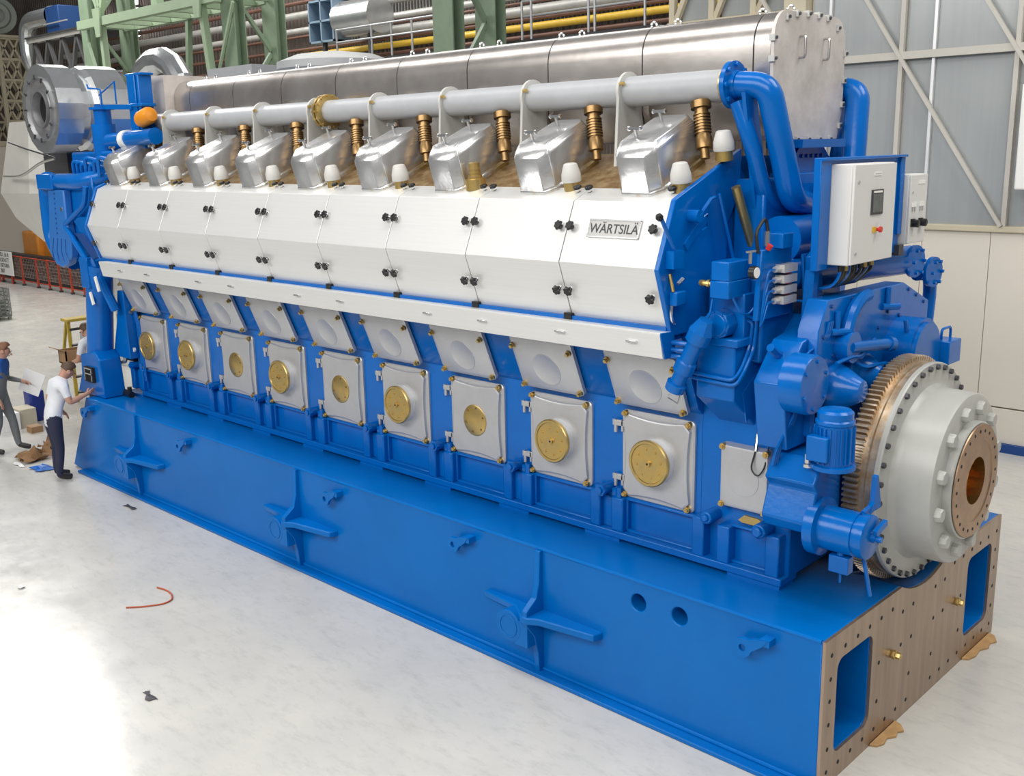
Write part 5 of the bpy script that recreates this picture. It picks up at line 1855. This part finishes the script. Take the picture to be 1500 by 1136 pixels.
# ------------------------------------------------------------------ loose things on the floor
CARD = mat('cardboard', (.36, .21, .10), .7, 0, .2, 6)
m = MB().box(-14.22, -13.94, 1.15, 1.62, .92, .94)
for (a, b_, c, d) in ((-14.22, -14.20, 1.15, 1.62), (-13.96, -13.94, 1.15, 1.62)):
    m.box(a, b_, c, d, .92, 1.14)
m.box(-14.22, -13.94, 1.15, 1.17, .92, 1.14).box(-14.22, -13.94, 1.60, 1.62, .92, 1.14)
m.obox((-14.08, 1.08, 1.17), .28, .16, .012, Matrix.Rotation(math.radians(-25), 3, 'X'))
c_ = m.build('carton', CARD)
tag(c_, 'open cardboard carton held by the man behind the support column', 'box')

# stepladder
LAD = mat('yellow_fibreglass', (.50, .36, .05), .5, 0, .15, 6)
t = thing('stepladder', 'yellow stepladder with dark treads beyond the support column', 'ladder', (-15.4, 1.9, 0))
for y, q in ((1.84, -.10), (2.34, .10)):
    MB().bar((-15.1, y + q, 0), (-15.35, y, 1.42), .06, .03).build('front_rail', LAD, t)
    MB().bar((-15.8, y + q, 0), (-15.42, y, 1.40), .05, .03).build('rear_rail', LAD, t)
for k in range(5):
    f_ = (k + .6) / 5.2
    x = -15.1 - .25 * f_
    MB().box(x - .06, x + .05, 1.76 + .08 * f_, 2.42 - .08 * f_, 1.42 * f_ - .015, 1.42 * f_ + .015).build('tread', DARKST, t)
MB().box(-15.52, -15.24, 1.78, 2.40, 1.40, 1.45).build('top_cap', LAD, t, bev=.008)
MB().box(-15.30, -15.14, 2.0, 2.17, 1.02, 1.20).build('tool_tray', GREYP, t)

# blue canister
t = thing('canister', 'dark blue plastic canister standing by the cartons', 'canister', (-14.4, .72, 0))
JB = mat('blue_canister_plastic', (.012, .03, .22), .4)
MB().prism(rrect(-14.42, .75, .15, .12, .05), 'z', 0, .50).build('tank', JB, t, bev=.02)
MB().tube(bend([(-14.52, .75, .48), (-14.52, .75, .57), (-14.34, .75, .57), (-14.34, .75, .48)], .04, 4), .02, 8).build('grip', JB, t)
MB().lathe([(0, .03), (.05, .03)], (-14.29, .75, .49), (0, 0, 1), 12).build('cap', JB, t)
# cartons beside it
q = MB().box(-14.35, -14.0, .34, .60, 0, .30).build('carton', mat('pale_carton', (.55, .50, .38), .7, 0, .1, 6), bev=.005)
tag(q, 'pale carton standing in front of the blue canister', 'box')
q = MB().box(-14.30, -13.95, .02, .32, 0, .28).build('paper_pack', PAPER, bev=.005)
tag(q, 'white packed paper bundle beside the pale carton', 'paper pack')
q = MB().box(-13.75, -13.55, .32, .50, 0, .10).build('carton', CARD, bev=.004)
tag(q, 'small flat brown carton on the floor by the pale carton', 'box')
# crumpled packing paper
random.seed(3)


def crumple(cx, cy, sx, sy, h, n=7):
    m = MB()
    g = [[Vector((cx + (i / (n - 1) - .5) * sx + random.uniform(-.03, .03), cy + (j / (n - 1) - .5) * sy + random.uniform(-.03, .03), .004 + random.uniform(0, h) * (1 - abs(i / (n - 1) - .5) - abs(j / (n - 1) - .5) * .6))) for j in range(n)] for i in range(n)]
    vs = [p for r in g for p in r]
    fs = [(i * n + j, (i + 1) * n + j, (i + 1) * n + j + 1, i * n + j + 1) for i in range(n - 1) for j in range(n - 1)]
    m.add(vs, fs)
    return m


def crumpled(name, mb, mt, label, cat, th=.004):
    o = mb.build(name, mt, smooth=0)
    s = o.modifiers.new('thick', 'SOLIDIFY')
    s.thickness = th
    s.offset = 1
    return tag(o, label, cat)


KR = mat('brown_packing_paper', (.26, .14, .06), .7, 0, .3, 8)
crumpled('packing_paper', crumple(-12.1, -.22, .42, .40, .22), KR, 'large crumpled brown packing paper beside the man in navy trousers', 'paper')
crumpled('packing_paper', crumple(-12.48, .16, .24, .24, .24), KR, 'small upright crumpled brown paper behind the larger one', 'paper')
crumpled('plastic_scrap', crumple(-11.52, -.36, .34, .22, .07, 5), mat('blue_film', (.01, .13, .5), .4), 'bright blue plastic scrap on the floor by the navy trousers', 'scrap')
crumpled('plastic_scrap', crumple(-11.95, -.50, .30, .06, .02, 4), PAPER, 'thin white strip lying below the brown packing paper', 'scrap')
crumpled('floor_scrap', crumple(-7.55, -2.2, .08, .05, .03, 4), PAPER, 'small pale scrap alone on the open floor', 'scrap')
crumpled('floor_scrap', crumple(-9.0, -.32, .22, .05, .03, 4), DARKST, 'dark scrap of sheet lying against the base frame flange', 'scrap')
crumpled('floor_scrap', crumple(-4.55, -2.38, .16, .04, .012, 4), DARKST, 'dark thin sliver lying on the bare floor', 'scrap')
crumpled('floor_scrap', crumple(-1.85, -2.0, .16, .12, .01, 5), DARKST, 'dark rubbed patch of film on the near floor', 'scrap')
crumpled('blue_chip', crumple(1.05, 1.9, .08, .03, .012, 4), mat('blue_film', (.02, .12, .4), .5), 'small blue paint flake on the floor beside the end plate', 'scrap')
TAN = mat('tan_wood', (.55, .33, .14), .7, 0, .3, 8)
for (y, s, lb) in ((.95, .42, 'broken tan wood sheet under the middle of the end plate'), (2.75, .62, 'splintered tan wood sheet under the far corner of the end plate')):
    m = MB().prism([(.003, y - s * .5), (.05, y - s * .45), (.075, y - s * .3), (.06, y - s * .1), (.10, y + s * .05), (.08, y + s * .2), (.11, y + s * .3), (.06, y + s * .45), (.003, y + s * .5)], 'z', 0, .02)
    tag(m.build('wood_sheet', TAN, bev=.004), lb, 'wood')
# orange wire ring piece
pts = [(-6.40 + .26 * math.cos(math.radians(a)), -1.55 + .30 * math.sin(math.radians(a)), .009) for a in range(-100, 95, 12)]
pts = [(-6.27, -1.72, .009), (-6.16, -1.60, .009), (-6.07, -1.44, .009), (-6.09, -1.34, .009), (-6.22, -1.27, .009), (-6.36, -1.26, .009), (-6.48, -1.29, .009)]
w_ = MB().tube(bend(pts, .08, 4), .008, 8).build('wire_piece', mat('orange_wire', (.45, .09, .03), .5))
tag(w_, 'curved piece of orange wire lying on the open floor', 'wire')
